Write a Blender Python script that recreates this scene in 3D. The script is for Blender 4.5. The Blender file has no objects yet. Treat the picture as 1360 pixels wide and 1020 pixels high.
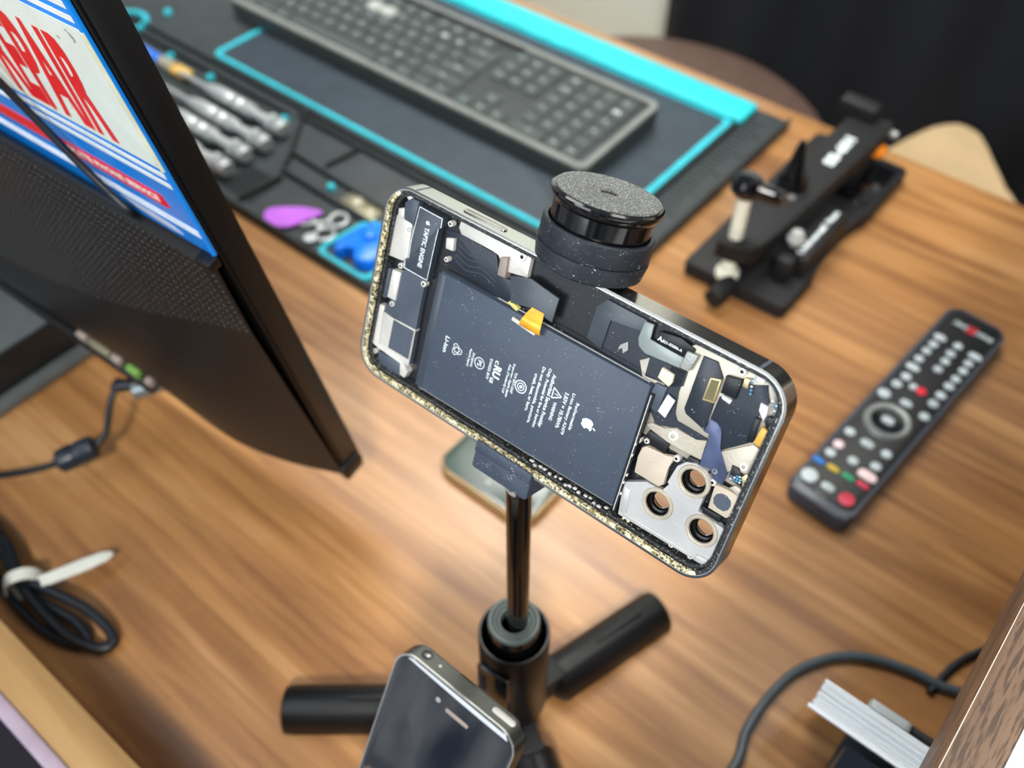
import bpy, bmesh, math, random
from mathutils import Matrix, Vector, Euler
random.seed(7)
C = bpy.context.scene.collection
PI = math.pi
def lin(c):
    if isinstance(c, str):
        c = [int(c[i:i + 2], 16) / 255 for i in (0, 2, 4)]
        c = [x / 12.92 if x <= .04045 else ((x + .055) / 1.055) ** 2.4 for x in c]
    return (c[0], c[1], c[2], 1)

# ---------------------------------------------------------------- materials
def nodes(name):
    m = bpy.data.materials.new(name); m.use_nodes = True
    nt = m.node_tree
    return m, nt, nt.nodes, nt.links, nt.nodes['Principled BSDF']
def mat(name, col, rough=.5, metal=0, var=.12, vscale=60, bump=0, bscale=400, dust=0, dscale=2200, dcol='e4e8ec', spec=.5, coat=0, trans=0, alpha=1, ior=1.45):
    m, nt, N, L, b = nodes(name)
    tc = N.new('ShaderNodeTexCoord')
    nz = N.new('ShaderNodeTexNoise'); nz.inputs['Scale'].default_value = vscale; nz.inputs['Detail'].default_value = 4
    L.new(tc.outputs['Object'], nz.inputs['Vector'])
    c = lin(col)
    rp = N.new('ShaderNodeValToRGB')
    rp.color_ramp.elements[0].position = .3; rp.color_ramp.elements[1].position = .7
    rp.color_ramp.elements[0].color = (c[0] * (1 - var), c[1] * (1 - var), c[2] * (1 - var), 1)
    rp.color_ramp.elements[1].color = (min(1, c[0] * (1 + var)), min(1, c[1] * (1 + var)), min(1, c[2] * (1 + var)), 1)
    L.new(nz.outputs['Fac'], rp.inputs['Fac'])
    out = rp.outputs['Color']
    b.inputs['Roughness'].default_value = rough; b.inputs['Metallic'].default_value = metal
    b.inputs['Specular IOR Level'].default_value = spec
    b.inputs['Coat Weight'].default_value = coat; b.inputs['Coat Roughness'].default_value = .08
    b.inputs['Transmission Weight'].default_value = trans; b.inputs['IOR'].default_value = ior
    b.inputs['Alpha'].default_value = alpha
    if dust:
        n2 = N.new('ShaderNodeTexNoise'); n2.inputs['Scale'].default_value = dscale; n2.inputs['Detail'].default_value = 2; n2.inputs['Roughness'].default_value = .6
        L.new(tc.outputs['Object'], n2.inputs['Vector'])
        n3 = N.new('ShaderNodeTexNoise'); n3.inputs['Scale'].default_value = dscale * .12
        L.new(tc.outputs['Object'], n3.inputs['Vector'])
        ad = N.new('ShaderNodeMath'); ad.operation = 'MULTIPLY_ADD'; ad.inputs[1].default_value = .35
        L.new(n3.outputs['Fac'], ad.inputs[0]); L.new(n2.outputs['Fac'], ad.inputs[2])
        r2 = N.new('ShaderNodeMapRange'); r2.inputs['From Min'].default_value = .945 - dust; r2.inputs['From Max'].default_value = .985 - dust
        L.new(ad.outputs[0], r2.inputs['Value'])
        mx = N.new('ShaderNodeMix'); mx.data_type = 'RGBA'; mx.inputs['B'].default_value = lin(dcol)
        L.new(r2.outputs[0], mx.inputs['Factor']); L.new(out, mx.inputs['A']); out = mx.outputs['Result']
        mr = N.new('ShaderNodeMapRange'); mr.inputs['To Min'].default_value = rough; mr.inputs['To Max'].default_value = .8
        L.new(r2.outputs[0], mr.inputs['Value']); L.new(mr.outputs[0], b.inputs['Roughness'])
        if metal:
            mm = N.new('ShaderNodeMapRange'); mm.inputs['To Min'].default_value = metal; mm.inputs['To Max'].default_value = 0
            L.new(r2.outputs[0], mm.inputs['Value']); L.new(mm.outputs[0], b.inputs['Metallic'])
    L.new(out, b.inputs['Base Color'])
    if bump:
        n4 = N.new('ShaderNodeTexNoise'); n4.inputs['Scale'].default_value = bscale; n4.inputs['Detail'].default_value = 3
        L.new(tc.outputs['Object'], n4.inputs['Vector'])
        bp = N.new('ShaderNodeBump'); bp.inputs['Strength'].default_value = bump; bp.inputs['Distance'].default_value = .0005
        L.new(n4.outputs['Fac'], bp.inputs['Height']); L.new(bp.outputs[0], b.inputs['Normal'])
    return m
def wood(name, cols, rough=.35, axis=0, s=1.0, pore=.0, porecol='5a3c22', boards=0, coat=.2):
    m, nt, N, L, b = nodes(name)
    tc = N.new('ShaderNodeTexCoord'); mp = N.new('ShaderNodeMapping')
    sc = [9 * s] * 3; sc[axis] = .9 * s
    mp.inputs['Scale'].default_value = sc; L.new(tc.outputs['Object'], mp.inputs['Vector'])
    n1 = N.new('ShaderNodeTexNoise'); n1.inputs['Scale'].default_value = 2.2; n1.inputs['Detail'].default_value = 7; n1.inputs['Roughness'].default_value = .62; n1.inputs['Distortion'].default_value = .9
    L.new(mp.outputs[0], n1.inputs['Vector'])
    mp2 = N.new('ShaderNodeMapping'); sc2 = [70 * s] * 3; sc2[axis] = 2.6 * s
    mp2.inputs['Scale'].default_value = sc2; L.new(tc.outputs['Object'], mp2.inputs['Vector'])
    n2 = N.new('ShaderNodeTexNoise'); n2.inputs['Scale'].default_value = 2; n2.inputs['Detail'].default_value = 5; n2.inputs['Distortion'].default_value = .4
    L.new(mp2.outputs[0], n2.inputs['Vector'])
    ad = N.new('ShaderNodeMath'); ad.operation = 'MULTIPLY_ADD'; ad.inputs[1].default_value = .38
    L.new(n2.outputs['Fac'], ad.inputs[0]); L.new(n1.outputs['Fac'], ad.inputs[2])
    rp = N.new('ShaderNodeValToRGB'); e = rp.color_ramp.elements
    k = len(cols)
    while len(e) < k: e.new(.5)
    for i, c in enumerate(cols):
        e[i].position = .45 + .42 * i / (k - 1); e[i].color = lin(c)
    L.new(ad.outputs[0], rp.inputs['Fac']); out = rp.outputs['Color']
    mp4 = N.new('ShaderNodeMapping'); sc4 = [26 * s] * 3; sc4[axis] = 1.3 * s
    mp4.inputs['Scale'].default_value = sc4; mp4.inputs['Location'].default_value = (3.1, 1.7, .4); L.new(tc.outputs['Object'], mp4.inputs['Vector'])
    n5 = N.new('ShaderNodeTexNoise'); n5.inputs['Scale'].default_value = 1.7; n5.inputs['Detail'].default_value = 4; n5.inputs['Distortion'].default_value = 1.2
    L.new(mp4.outputs[0], n5.inputs['Vector'])
    m5 = N.new('ShaderNodeMapRange'); m5.inputs['From Min'].default_value = .52; m5.inputs['From Max'].default_value = .70; m5.inputs['To Max'].default_value = .55
    L.new(n5.outputs['Fac'], m5.inputs['Value'])
    x5 = N.new('ShaderNodeMix'); x5.data_type = 'RGBA'; x5.inputs['B'].default_value = lin(cols[0])
    L.new(m5.outputs[0], x5.inputs['Factor']); L.new(out, x5.inputs['A']); out = x5.outputs['Result']
    if pore:
        mp3 = N.new('ShaderNodeMapping'); sc3 = [520 * s] * 3; sc3[axis] = 55 * s
        mp3.inputs['Scale'].default_value = sc3; L.new(tc.outputs['Object'], mp3.inputs['Vector'])
        n3 = N.new('ShaderNodeTexNoise'); n3.inputs['Scale'].default_value = 1; n3.inputs['Detail'].default_value = 2; n3.inputs['Distortion'].default_value = .3
        L.new(mp3.outputs[0], n3.inputs['Vector'])
        mr = N.new('ShaderNodeMapRange'); mr.inputs['From Min'].default_value = .5; mr.inputs['From Max'].default_value = .6; mr.inputs['To Max'].default_value = pore
        L.new(n3.outputs['Fac'], mr.inputs['Value'])
        mx = N.new('ShaderNodeMix'); mx.data_type = 'RGBA'; mx.inputs['B'].default_value = lin(porecol)
        L.new(mr.outputs[0], mx.inputs['Factor']); L.new(out, mx.inputs['A']); out = mx.outputs['Result']
    L.new(out, b.inputs['Base Color'])
    b.inputs['Specular IOR Level'].default_value = .35
    b.inputs['Roughness'].default_value = rough; b.inputs['Coat Weight'].default_value = coat; b.inputs['Coat Roughness'].default_value = .22
    bp = N.new('ShaderNodeBump'); bp.inputs['Strength'].default_value = .08; bp.inputs['Distance'].default_value = .001
    L.new(n2.outputs['Fac'], bp.inputs['Height']); L.new(bp.outputs[0], b.inputs['Normal'])
    return m
def dotted(name, col, pitch, rough=.4):
    m, nt, N, L, b = nodes(name)
    tc = N.new('ShaderNodeTexCoord'); mp = N.new('ShaderNodeMapping'); mp.inputs['Scale'].default_value = (1 / pitch, 1 / pitch, 0)
    L.new(tc.outputs['Object'], mp.inputs['Vector'])
    vo = N.new('ShaderNodeTexVoronoi'); vo.inputs['Scale'].default_value = 1; vo.inputs['Randomness'].default_value = 0
    L.new(mp.outputs[0], vo.inputs['Vector'])
    mr = N.new('ShaderNodeMapRange'); mr.inputs['From Min'].default_value = .2; mr.inputs['From Max'].default_value = .42
    L.new(vo.outputs['Distance'], mr.inputs['Value'])
    bp = N.new('ShaderNodeBump'); bp.inputs['Strength'].default_value = 1; bp.inputs['Distance'].default_value = .0016
    L.new(mr.outputs[0], bp.inputs['Height']); L.new(bp.outputs[0], b.inputs['Normal'])
    b.inputs['Base Color'].default_value = lin(col); b.inputs['Roughness'].default_value = rough
    return m
def speckled(name, base, cols, thr=(.5, .56), scale=700, stretch=(1, 1, 1), rough=.4, metal=.0):
    m, nt, N, L, b = nodes(name)
    tc = N.new('ShaderNodeTexCoord'); mp = N.new('ShaderNodeMapping'); mp.inputs['Scale'].default_value = stretch
    L.new(tc.outputs['Object'], mp.inputs['Vector'])
    n1 = N.new('ShaderNodeTexNoise'); n1.inputs['Scale'].default_value = scale; n1.inputs['Detail'].default_value = 5; n1.inputs['Roughness'].default_value = .65
    n2 = N.new('ShaderNodeTexNoise'); n2.inputs['Scale'].default_value = scale * .5
    L.new(mp.outputs[0], n1.inputs['Vector']); L.new(mp.outputs[0], n2.inputs['Vector'])
    rp = N.new('ShaderNodeValToRGB'); rp.color_ramp.elements[0].position = .4; rp.color_ramp.elements[1].position = .6
    rp.color_ramp.elements[0].color = lin(cols[0]); rp.color_ramp.elements[1].color = lin(cols[1])
    L.new(n2.outputs['Fac'], rp.inputs['Fac'])
    mr = N.new('ShaderNodeMapRange'); mr.inputs['From Min'].default_value = thr[0]; mr.inputs['From Max'].default_value = thr[1]
    L.new(n1.outputs['Fac'], mr.inputs['Value'])
    mx = N.new('ShaderNodeMix'); mx.data_type = 'RGBA'; mx.inputs['A'].default_value = lin(base)
    L.new(mr.outputs[0], mx.inputs['Factor']); L.new(rp.outputs['Color'], mx.inputs['B']); L.new(mx.outputs['Result'], b.inputs['Base Color'])
    b.inputs['Roughness'].default_value = rough; b.inputs['Metallic'].default_value = metal
    bp = N.new('ShaderNodeBump'); bp.inputs['Strength'].default_value = .5; bp.inputs['Distance'].default_value = .0003
    L.new(n1.outputs['Fac'], bp.inputs['Height']); L.new(bp.outputs[0], b.inputs['Normal'])
    return m

M = {}
M['desk'] = wood('desk_laminate', ['694428', '8b6038', 'a67848', 'ba8f60'], rough=.36, axis=0, coat=.28)
M['shelf'] = wood('shelf_laminate', ['4f3826', '664b36', '785a42', '82634a'], rough=.5, axis=1, s=1.6, pore=.75, porecol='301e13')
M['shelf_top'] = wood('shelf_top_laminate', ['4a3626', '5d4735', '6d5541', '755d49'], rough=.5, axis=1, s=1.6, pore=.7, porecol='2c1d13')
M['upstand'] = wood('upstand_laminate', ['86653c', '9a784a', 'ab8a59', 'b69667'], rough=.5, axis=0)
M['edge_white'] = mat('worn_edge', 'efe2d2', .5)
M['lilac'] = mat('pale_panel', 'a395a6', .4)
M['floor_shade'] = mat('painted_floor_shade', '17141f', .6)
M['black'] = mat('black_plastic', '0b0c0e', .40, dust=.0)
M['black_gloss'] = mat('black_gloss_plastic', '08090b', .12, coat=.5)
M['black_matte'] = mat('black_matte_plastic', '0e0f12', .6)
M['black_dusty'] = mat('black_dusty_plastic', '232931', .45, dust=.07, dscale=2600)
M['foam'] = speckled('dusty_foam_disc', '484b4b', ['959a97', 'c9cdc8'], thr=(.46, .7), scale=2600, rough=.9)
M['clamp_dusty'] = mat('clamp_rubber', '3a4453', .5, dust=.07, dscale=2600)
M['monitor'] = mat('monitor_plastic', '0a0a0c', .42, bump=.15, bscale=1500)
M['monitor_dots'] = dotted('monitor_dimpled_plastic', '111214', .0036, .40)
M['stand_grey'] = mat('stand_grey_plastic', '5e6466', .28)
M['stand_dark'] = mat('stand_dark_plastic', '1a1d20', .4)
M['silver'] = mat('stamped_silver', 'd9d8d3', .36, .3, var=.08, bump=.2, bscale=900)
M['silver2'] = mat('connector_silver', 'a7aba8', .45, .5, bump=.3, bscale=1500)
M['steel'] = mat('chassis_steel', 'b3ad9f', .35, .4)
M['steel2'] = mat('warm_steel', 'bdb6a7', .4, .3, bump=.2, bscale=1200)
M['bracket'] = mat('bracket_steel', 'bcbdbd', .38, .3, var=.1, bump=.15, bscale=700)
M['taupe'] = mat('taupe_pad', '9c9088', .5, .2)
M['taupe2'] = mat('beige_metal', 'cfc2b0', .5, .3, bump=.2, bscale=1500)
M['slate'] = mat('slate_polymer', '46505d', .4, dust=.03)
M['darkplate'] = mat('dark_motor_plate', '38414c', .35, dust=.02)
M['blackplate'] = mat('black_shield', '14171b', .35, dust=.03)
M['flexdark'] = mat('dark_flex', '272e38', .3, dust=.04)
M['flexgrey'] = mat('grey_flex', '454d55', .3, dust=.03)
M['translucent'] = mat('grey_film', '8c9696', .25, .1, var=.15)
M['violetflex'] = mat('violet_flex', '4a5474', .25, .2, var=.3, vscale=140)
M['cream'] = mat('cream_pad', 'e2dac2', .5, .1)
M['white'] = mat('white_pad', 'd9dcea', .5)
M['gold'] = mat('gold_plating', 'e0cf98', .3, .7)
M['goldmat'] = mat('gold_flex_film', 'd9a94f', .4, .2)
M['olive'] = mat('olive_contact', '6f6748', .4, .3)
M['yellow'] = mat('yellow_connector', 'd9cf6e', .4)
M['orange_flex'] = mat('amber_flex_film', 'e8a62c', .25, .15, var=.2, vscale=250)
M['battery'] = mat('battery_wrap', '404b5a', .42, var=.06, dust=.045, dscale=2400, dcol='c8d2da')
M['battery_edge'] = mat('battery_edge_wrap', '3a434f', .35)
M['print'] = mat('pale_print', 'dbe6ea', .6)
M['inner_black'] = mat('inner_cavity', '15181d', .35, dust=.05)
M['rim_black'] = speckled('rim_adhesive_black', '1d2126', ['8a8c80', 'd5d3c4'], thr=(.58, .66), scale=1800, rough=.45)
M['rim_gold'] = speckled('rim_adhesive_gold', '2a2a22', ['a0935a', 'f2eac8'], thr=(.42, .52), scale=1300, rough=.4, metal=.1)
M['frame_steel'] = mat('polished_steel_band', 'b9b7b2', .16, 1, var=.05)
M['frame_line'] = mat('steel_edge_and_highlight', 'f0efe9', .2, .9)
M['lens_glass'] = mat('lens_glass', 'd9dff2', .03, 0, var=0, trans=1, ior=1.1)
M['ring_dark'] = mat('lens_ring_dark', '141414', .2, .3)
M['back_glass'] = mat('graphite_back', '2a2c2e', .35)
M['blue_chip'] = mat('blue_component', '5aa0cf', .3, var=.4, vscale=900)
M['band_silver'] = mat('brushed_band', '6e706c', .32, .9, var=.06)
M['rubber_grey'] = mat('grey_rubber', '4b5655', .5)
M['screen_glass'] = mat('dark_screen_glass', '0c1118', .05, 0, spec=.8, coat=1)
M['screen_glass'].node_tree.nodes['Principled BSDF'].inputs['Coat IOR'].default_value = 2.1
M['green_glass'] = mat('green_grey_screen', '43534d', .2, 0, coat=.1)
M['gold_band'] = mat('tan_case_edge', '9c8560', .35, .2)
M['kb_case'] = mat('keyboard_case', '7a7e7a', .45, bump=.1)
M['kb_plate'] = mat('keyboard_plate', '343a3b', .5)
M['key'] = mat('keycap', '485050', .32, var=.1)
M['key_light'] = mat('pale_keycap', 'a9aea8', .4)
M['legend'] = mat('key_legend', 'b4c0be', .5)
M['mat_black'] = mat('mat_rubber', '363c3e', .5, bump=.2, bscale=300)
M['mat_inner'] = mat('mat_inner_rubber', '343f48', .6, bump=.25, bscale=700)
M['mat_rib'] = mat('mat_rib_rubber', '1c2122', .45)
M['teal'] = mat('turquoise_rubber', '2fb6c6', .5)
M['teal_band'] = mat('turquoise_band', '22bec8', .5)
M['chrome'] = mat('satin_chrome', 'd6dbdb', .32, .55, var=.05)
M['purple'] = mat('purple_plastic', 'c068e0', .4)
M['blue'] = mat('blue_plastic', '0a78f0', .3)
M['blue_handle'] = mat('blue_handle', '3f7fe8', .35)
M['bristle'] = mat('tan_bristle', 'd8b25e', .7, bump=.5, bscale=2000)
M['ferrule'] = mat('ferrule', 'd8d2ba', .3, .6)
M['dull_brass'] = mat('dull_brass', '8e8a72', .45, .5)
M['orange'] = mat('orange_plastic', 'f08a12', .4)
M['ivory'] = mat('ivory_sleeve', 'eef0de', .4)
M['remote_body'] = mat('remote_shell', '3b414c', .35)
M['remote_face'] = mat('remote_face', '0c1010', .5)
M['button'] = mat('pale_button', 'b4bfc2', .45)
M['button_pink'] = mat('pink_button', 'ecd3d3', .45)
M['button_red'] = mat('red_button', 'c8344e', .45)
M['red'] = mat('bright_red_button', 'd81f38', .4)
M['b_blue'] = mat('blue_button', '2473c4', .45); M['b_yellow'] = mat('yellow_button', 'c9a93a', .45); M['b_green'] = mat('green_button', '2f9a68', .45)
M['ring_grey'] = mat('grey_ring', '868a88', .35, .3)
M['cable_dark'] = mat('dark_cable_sheath', '12181f', .4)
M['cable_grey'] = mat('grey_cable_sheath', '3f4a50', .4)
M['plug'] = mat('plug_shell', '7c8586', .3, .5)
M['tie'] = mat('white_strap', 'dde2da', .6, bump=.4, bscale=900)
M['paper'] = mat('white_card', 'eff5f9', .7, var=.03)
M['paper2'] = mat('white_sheet', 'eef2f6', .7)
M['pale_grey'] = mat('pale_grey_plastic', 'a9adaa', .5)
M['holder_dark'] = mat('holder_plastic', '1c2732', .35)
M['sign_blue'] = mat('sign_blue_enamel', '0887ea', .22, .0, coat=.4, var=.06)
M['sign_white'] = mat('sign_white_enamel', 'e4eee6', .3, coat=.3, var=.05, dust=.05, dscale=260, dcol='8f9a98')
M['sign_stripe'] = mat('sign_white_stripe', 'eef6f4', .3, coat=.3)
M['sign_red'] = mat('sign_red_enamel', 'e31622', .3, coat=.3, var=.08)
M['sign_script'] = mat('sign_grey_script', 'b9bcc4', .35)
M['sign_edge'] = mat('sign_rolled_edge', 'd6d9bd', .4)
M['seat'] = mat('brown_seat_cover', '55423a', .55)
M['cloth'] = mat('dark_navy_cloth', '0c121b', .85, bump=.3, bscale=200)
M['white_cab'] = mat('white_cabinet_board', 'e9f2ea', .5, var=.02, vscale=6)
M['wall'] = mat('wall_paint', 'e4e6e0', .7)
M['floor'] = mat('beige_floor_tile', 'c9ad84', .4, vscale=8, var=.1)
M['pin_green'] = mat('green_port', '6f9a4a', .4)

# ---------------------------------------------------------------- mesh helpers
def T(x=0, y=0, z=0): return Matrix.Translation((x, y, z))
def RZ(a): return Matrix.Rotation(a, 4, 'Z')
def RX(a): return Matrix.Rotation(a, 4, 'X')
def RY(a): return Matrix.Rotation(a, 4, 'Y')
def join(*bms):
    a = bms[0]
    for b in bms[1:]:
        me = bpy.data.meshes.new('tmp'); b.to_mesh(me); a.from_mesh(me); bpy.data.meshes.remove(me); b.free()
    return a
def xf(bm, m):
    bm.transform(m); return bm
def box(x0, x1, y0, y1, z0, z1, r=0, seg=2):
    bm = bmesh.new()
    bmesh.ops.create_cube(bm, size=1, matrix=T((x0 + x1) / 2, (y0 + y1) / 2, (z0 + z1) / 2) @ Matrix.Diagonal((x1 - x0, y1 - y0, z1 - z0, 1)))
    if r: bmesh.ops.bevel(bm, geom=bm.edges[:], offset=r, segments=seg, profile=.5, affect='EDGES')
    return bm
def rrect(x0, x1, y0, y1, r, n=6):
    p = []
    for cx, cy, a0 in ((x1 - r, y1 - r, 0), (x0 + r, y1 - r, 90), (x0 + r, y0 + r, 180), (x1 - r, y0 + r, 270)):
        for k in range(n + 1):
            a = math.radians(a0 + 90 * k / n); p.append((cx + r * math.cos(a), cy + r * math.sin(a)))
    return p
def circle(cx, cy, r, n=32): return [(cx + r * math.cos(2 * PI * k / n), cy + r * math.sin(2 * PI * k / n)) for k in range(n)]
def area2(p): return sum(p[i][0] * p[(i + 1) % len(p)][1] - p[(i + 1) % len(p)][0] * p[i][1] for i in range(len(p)))
def prism(p, z0, z1, bev=0):
    if area2(p) < 0: p = p[::-1]
    bm = bmesh.new()
    a = [bm.verts.new((x, y, z0)) for x, y in p]; b = [bm.verts.new((x, y, z1)) for x, y in p]
    n = len(p)
    bm.faces.new(a[::-1]); top = bm.faces.new(b)
    for i in range(n): bm.faces.new((a[i], a[(i + 1) % n], b[(i + 1) % n], b[i]))
    if bev: bmesh.ops.bevel(bm, geom=list(top.edges), offset=bev, segments=2, profile=.5, affect='EDGES')
    return bm
def ring(outer, inner, z0, z1):
    """prism between two outlines with the same number of points"""
    bm = bmesh.new(); n = len(outer)
    v = [[bm.verts.new((x, y, z)) for x, y in p] for p, z in ((outer, z0), (outer, z1), (inner, z1), (inner, z0))]
    for k in range(4):
        for i in range(n):
            bm.faces.new((v[k][i], v[k][(i + 1) % n], v[(k + 1) % 4][(i + 1) % n], v[(k + 1) % 4][i]))
    return bm
def lathe(prof, n=32, closed=False):
    bm = bmesh.new(); rows = []
    for r, z in prof:
        rows.append([bm.verts.new((0, 0, z))] if r < 1e-7 else [bm.verts.new((r * math.cos(2 * PI * k / n), r * math.sin(2 * PI * k / n), z)) for k in range(n)])
    prs = list(zip(rows, rows[1:])) + ([(rows[-1], rows[0])] if closed else [])
    for a, b in prs:
        for k in range(n):
            q = []
            for v in (a[k % len(a)], a[(k + 1) % n % len(a)], b[(k + 1) % n % len(b)], b[k % len(b)]):
                if v not in q: q.append(v)
            if len(q) > 2: bm.faces.new(q)
    bmesh.ops.recalc_face_normals(bm, faces=bm.faces[:])
    return bm
def cyl(r, z0, z1, n=32, bev=0):
    if bev: return lathe([(0, z0), (r - bev, z0), (r, z0 + bev), (r, z1 - bev), (r - bev, z1), (0, z1)], n)
    return lathe([(0, z0), (r, z0), (r, z1), (0, z1)], n)
def smooth(pts, closed=False, k=8):
    P = [Vector(p) for p in pts]; n = len(P); out = []
    for i in range(n if closed else n - 1):
        g = (lambda j: P[j % n]) if closed else (lambda j: P[max(0, min(n - 1, j))])
        a, b, c, d = g(i - 1), g(i), g(i + 1), g(i + 2)
        for s in range(k):
            t = s / k
            out.append(.5 * ((2 * b) + (c - a) * t + (2 * a - 5 * b + 4 * c - d) * t * t + (3 * b - 3 * c + d - a) * t ** 3))
    if not closed: out.append(P[-1])
    return out
def tube(pts, r, n=12, closed=False, sm=True, flat=1):
    P = smooth(pts, closed) if sm else [Vector(p) for p in pts]
    bm = bmesh.new(); rings = []; up = Vector((0, 0, 1)); m = len(P)
    for i in range(m):
        d = (P[(i + 1) % m] - P[i - 1]) if closed else (P[min(i + 1, m - 1)] - P[max(i - 1, 0)])
        d.normalize()
        s = d.cross(up)
        s = s.normalized() if s.length > 1e-4 else Vector((1, 0, 0))
        u = s.cross(d)
        rings.append([bm.verts.new(P[i] + s * r * math.cos(2 * PI * k / n) + u * r * flat * math.sin(2 * PI * k / n)) for k in range(n)])
    for i in range(m if closed else m - 1):
        a, b = rings[i], rings[(i + 1) % m]
        for k in range(n): bm.faces.new((a[k], a[(k + 1) % n], b[(k + 1) % n], b[k]))
    if not closed: bm.faces.new(rings[0]); bm.faces.new(rings[-1][::-1])
    bmesh.ops.recalc_face_normals(bm, faces=bm.faces[:])
    return bm
def from_curve(cu, conv=None):
    o = bpy.data.objects.new('tmp', cu); C.objects.link(o)
    bpy.context.view_layer.update()
    me = bpy.data.meshes.new_from_object(o.evaluated_get(bpy.context.evaluated_depsgraph_get()))
    bm = bmesh.new(); bm.from_mesh(me)
    bpy.data.objects.remove(o); bpy.data.curves.remove(cu); bpy.data.meshes.remove(me)
    return bm
def fill(outlines, z0, z1):
    """flat plate with holes: first outline outside, the others cut out"""
    cu = bpy.data.curves.new('tmp', 'CURVE'); cu.dimensions = '2D'; cu.fill_mode = 'BOTH'; cu.extrude = (z1 - z0) / 2
    for p in outlines:
        sp = cu.splines.new('POLY'); sp.points.add(len(p) - 1)
        for q, (x, y) in zip(sp.points, p): q.co = (x * 1000, y * 1000, 0, 1)
        sp.use_cyclic_u = True
    cu.extrude *= 1000
    bm = from_curve(cu)
    return xf(bm, T(0, 0, (z0 + z1) / 2) @ Matrix.Scale(.001, 4))
def text(s, h=None, w=None, bold=0, depth=.00005, align='CENTER'):
    """lettering in XY, centred on the origin, H tall and W wide"""
    cu = bpy.data.curves.new('tmp', 'FONT'); cu.body = s; cu.size = 1; cu.align_x = align; cu.offset = bold; cu.extrude = .01; cu.resolution_u = 3
    bm = from_curve(cu)
    xs = [v.co.x for v in bm.verts]; ys = [v.co.y for v in bm.verts]
    sx, sy = max(xs) - min(xs), max(ys) - min(ys)
    kx = w / sx if w else None; ky = h / sy if h else None
    kx = kx or ky; ky = ky or kx
    return xf(bm, Matrix.Diagonal((kx, ky, depth / .02, 1)) @ T(-(max(xs) + min(xs)) / 2, -(max(ys) + min(ys)) / 2, 0))

# ---------------------------------------------------------------- scene objects
def obj(name, bm, m, parent=None, loc=None, sharp=38):
    me = bpy.data.meshes.new(name)
    bmesh.ops.recalc_face_normals(bm, faces=bm.faces[:])
    bm.to_mesh(me); bm.free()
    for x in (m if isinstance(m, (list, tuple)) else [m]): me.materials.append(M[x])
    for p in me.polygons: p.use_smooth = True
    me.set_sharp_from_angle(angle=math.radians(sharp))
    o = bpy.data.objects.new(name, me); C.objects.link(o)
    if parent: o.parent = parent
    if loc: o.location = loc
    return o
def tag(o, label, cat, group=None):
    o['label'] = label; o['category'] = cat
    if group: o['group'] = group
    return o
def thing(name, label, cat, mw=None, group=None):
    o = bpy.data.objects.new(name, None); C.objects.link(o); o.empty_display_size = .02
    if mw is not None: o.matrix_world = mw
    return tag(o, label, cat, group)
def struct(name, bm, m):
    o = obj(name, bm, m); o['kind'] = 'structure'; return o

# ================================================================ the desk and the room
struct('floor', box(-4, 3, -.9, 3.2, -.79, -.75), 'floor')
struct('wall_back', box(-4, 3, 2.9, 3, -.75, 1.9), 'wall')
desk = thing('reception_desk', 'warm brown wood grain desk with a raised counter shelf and low front board', 'desk', T(-.35, .37, 0))
dk = T(.35, -.37, 0)
obj('worktop', xf(box(-1.35, .62, .0054, .742, -.036, -.0004, .0015), dk), 'desk', desk)
obj('front_board', xf(box(-1.35, .62, -.0155, .0052, -.12, .05, .0008), dk), 'upstand', desk)['label'] = 'lighter oak coloured board along the edge'
obj('front_cladding', xf(box(-1.35, .62, -.0235, -.016, -.75, .045, .001), dk), 'lilac', desk)['label'] = 'pale lilac white cladding sheet'
obj('shade_block', xf(box(-1.35, .62, -.16, -.024, -.75, -.02, .002), dk), 'floor_shade', desk)['label'] = 'added dark block standing for floor shadow'  # added block, coloured dark to stand for the shadow on the floor
sh = obj('counter_shelf', xf(box(.0345, .33, -.12, .742, .2, .2345, .0009), dk), 'shelf', desk)
sh['label'] = 'walnut brown raised counter shelf'
obj('shelf_surface', xf(box(.0349, .3295, -.1195, .7415, .2345, .2349), dk), 'shelf_top', sh)
obj('worn_edge', xf(tube([(.0349, -.12, .2346), (.0349, .742, .2346)], .00022, 8, sm=False), dk), 'edge_white', sh)['label'] = 'pale worn edge line'
obj('shelf_support', xf(box(.22, .245, .02, .72, 0, .2), dk), 'shelf', desk)
obj('desk_panel', xf(box(.57, .6, .02, .72, -.75, -.036), dk), 'desk', desk)
obj('desk_panel', xf(box(-1.33, -1.3, .02, .72, -.75, -.036), dk), 'desk', desk)

# far side of the desk
t = thing('stool', 'round stool with a brown padded seat beyond the desk edge', 'stool', T(-.575, .985, -.75))
obj('seat', xf(lathe([(0, .40), (.245, .40), (.268, .415), (.27, .44), (.26, .462), (.23, .472), (0, .474)], 64), T()), 'seat', t)
obj('column', cyl(.028, .03, .4, 24), 'stand_dark', t)
obj('base', lathe([(0, 0), (.2, 0), (.2, .012), (.05, .03), (0, .03)], 48), 'stand_dark', t)
t = thing('cabinet', 'white cabinet standing behind the round brown stool', 'cabinet', T(-1.6, 1.72, -.75))
obj('body', box(-.9, .775, -.22, .3, 0, 1.35, .004), 'white_cab', t)
for k in range(2):
    d = obj('door', box(-.05 + .41 * k, .35 + .41 * k, -.238, -.2205, .06, 1.33, .003), 'white_cab', t)
    obj('handle', box(.28 + .08 * k, .292 + .08 * k, -.252, -.238, .75, .9, .003), 'silver', d)
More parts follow.
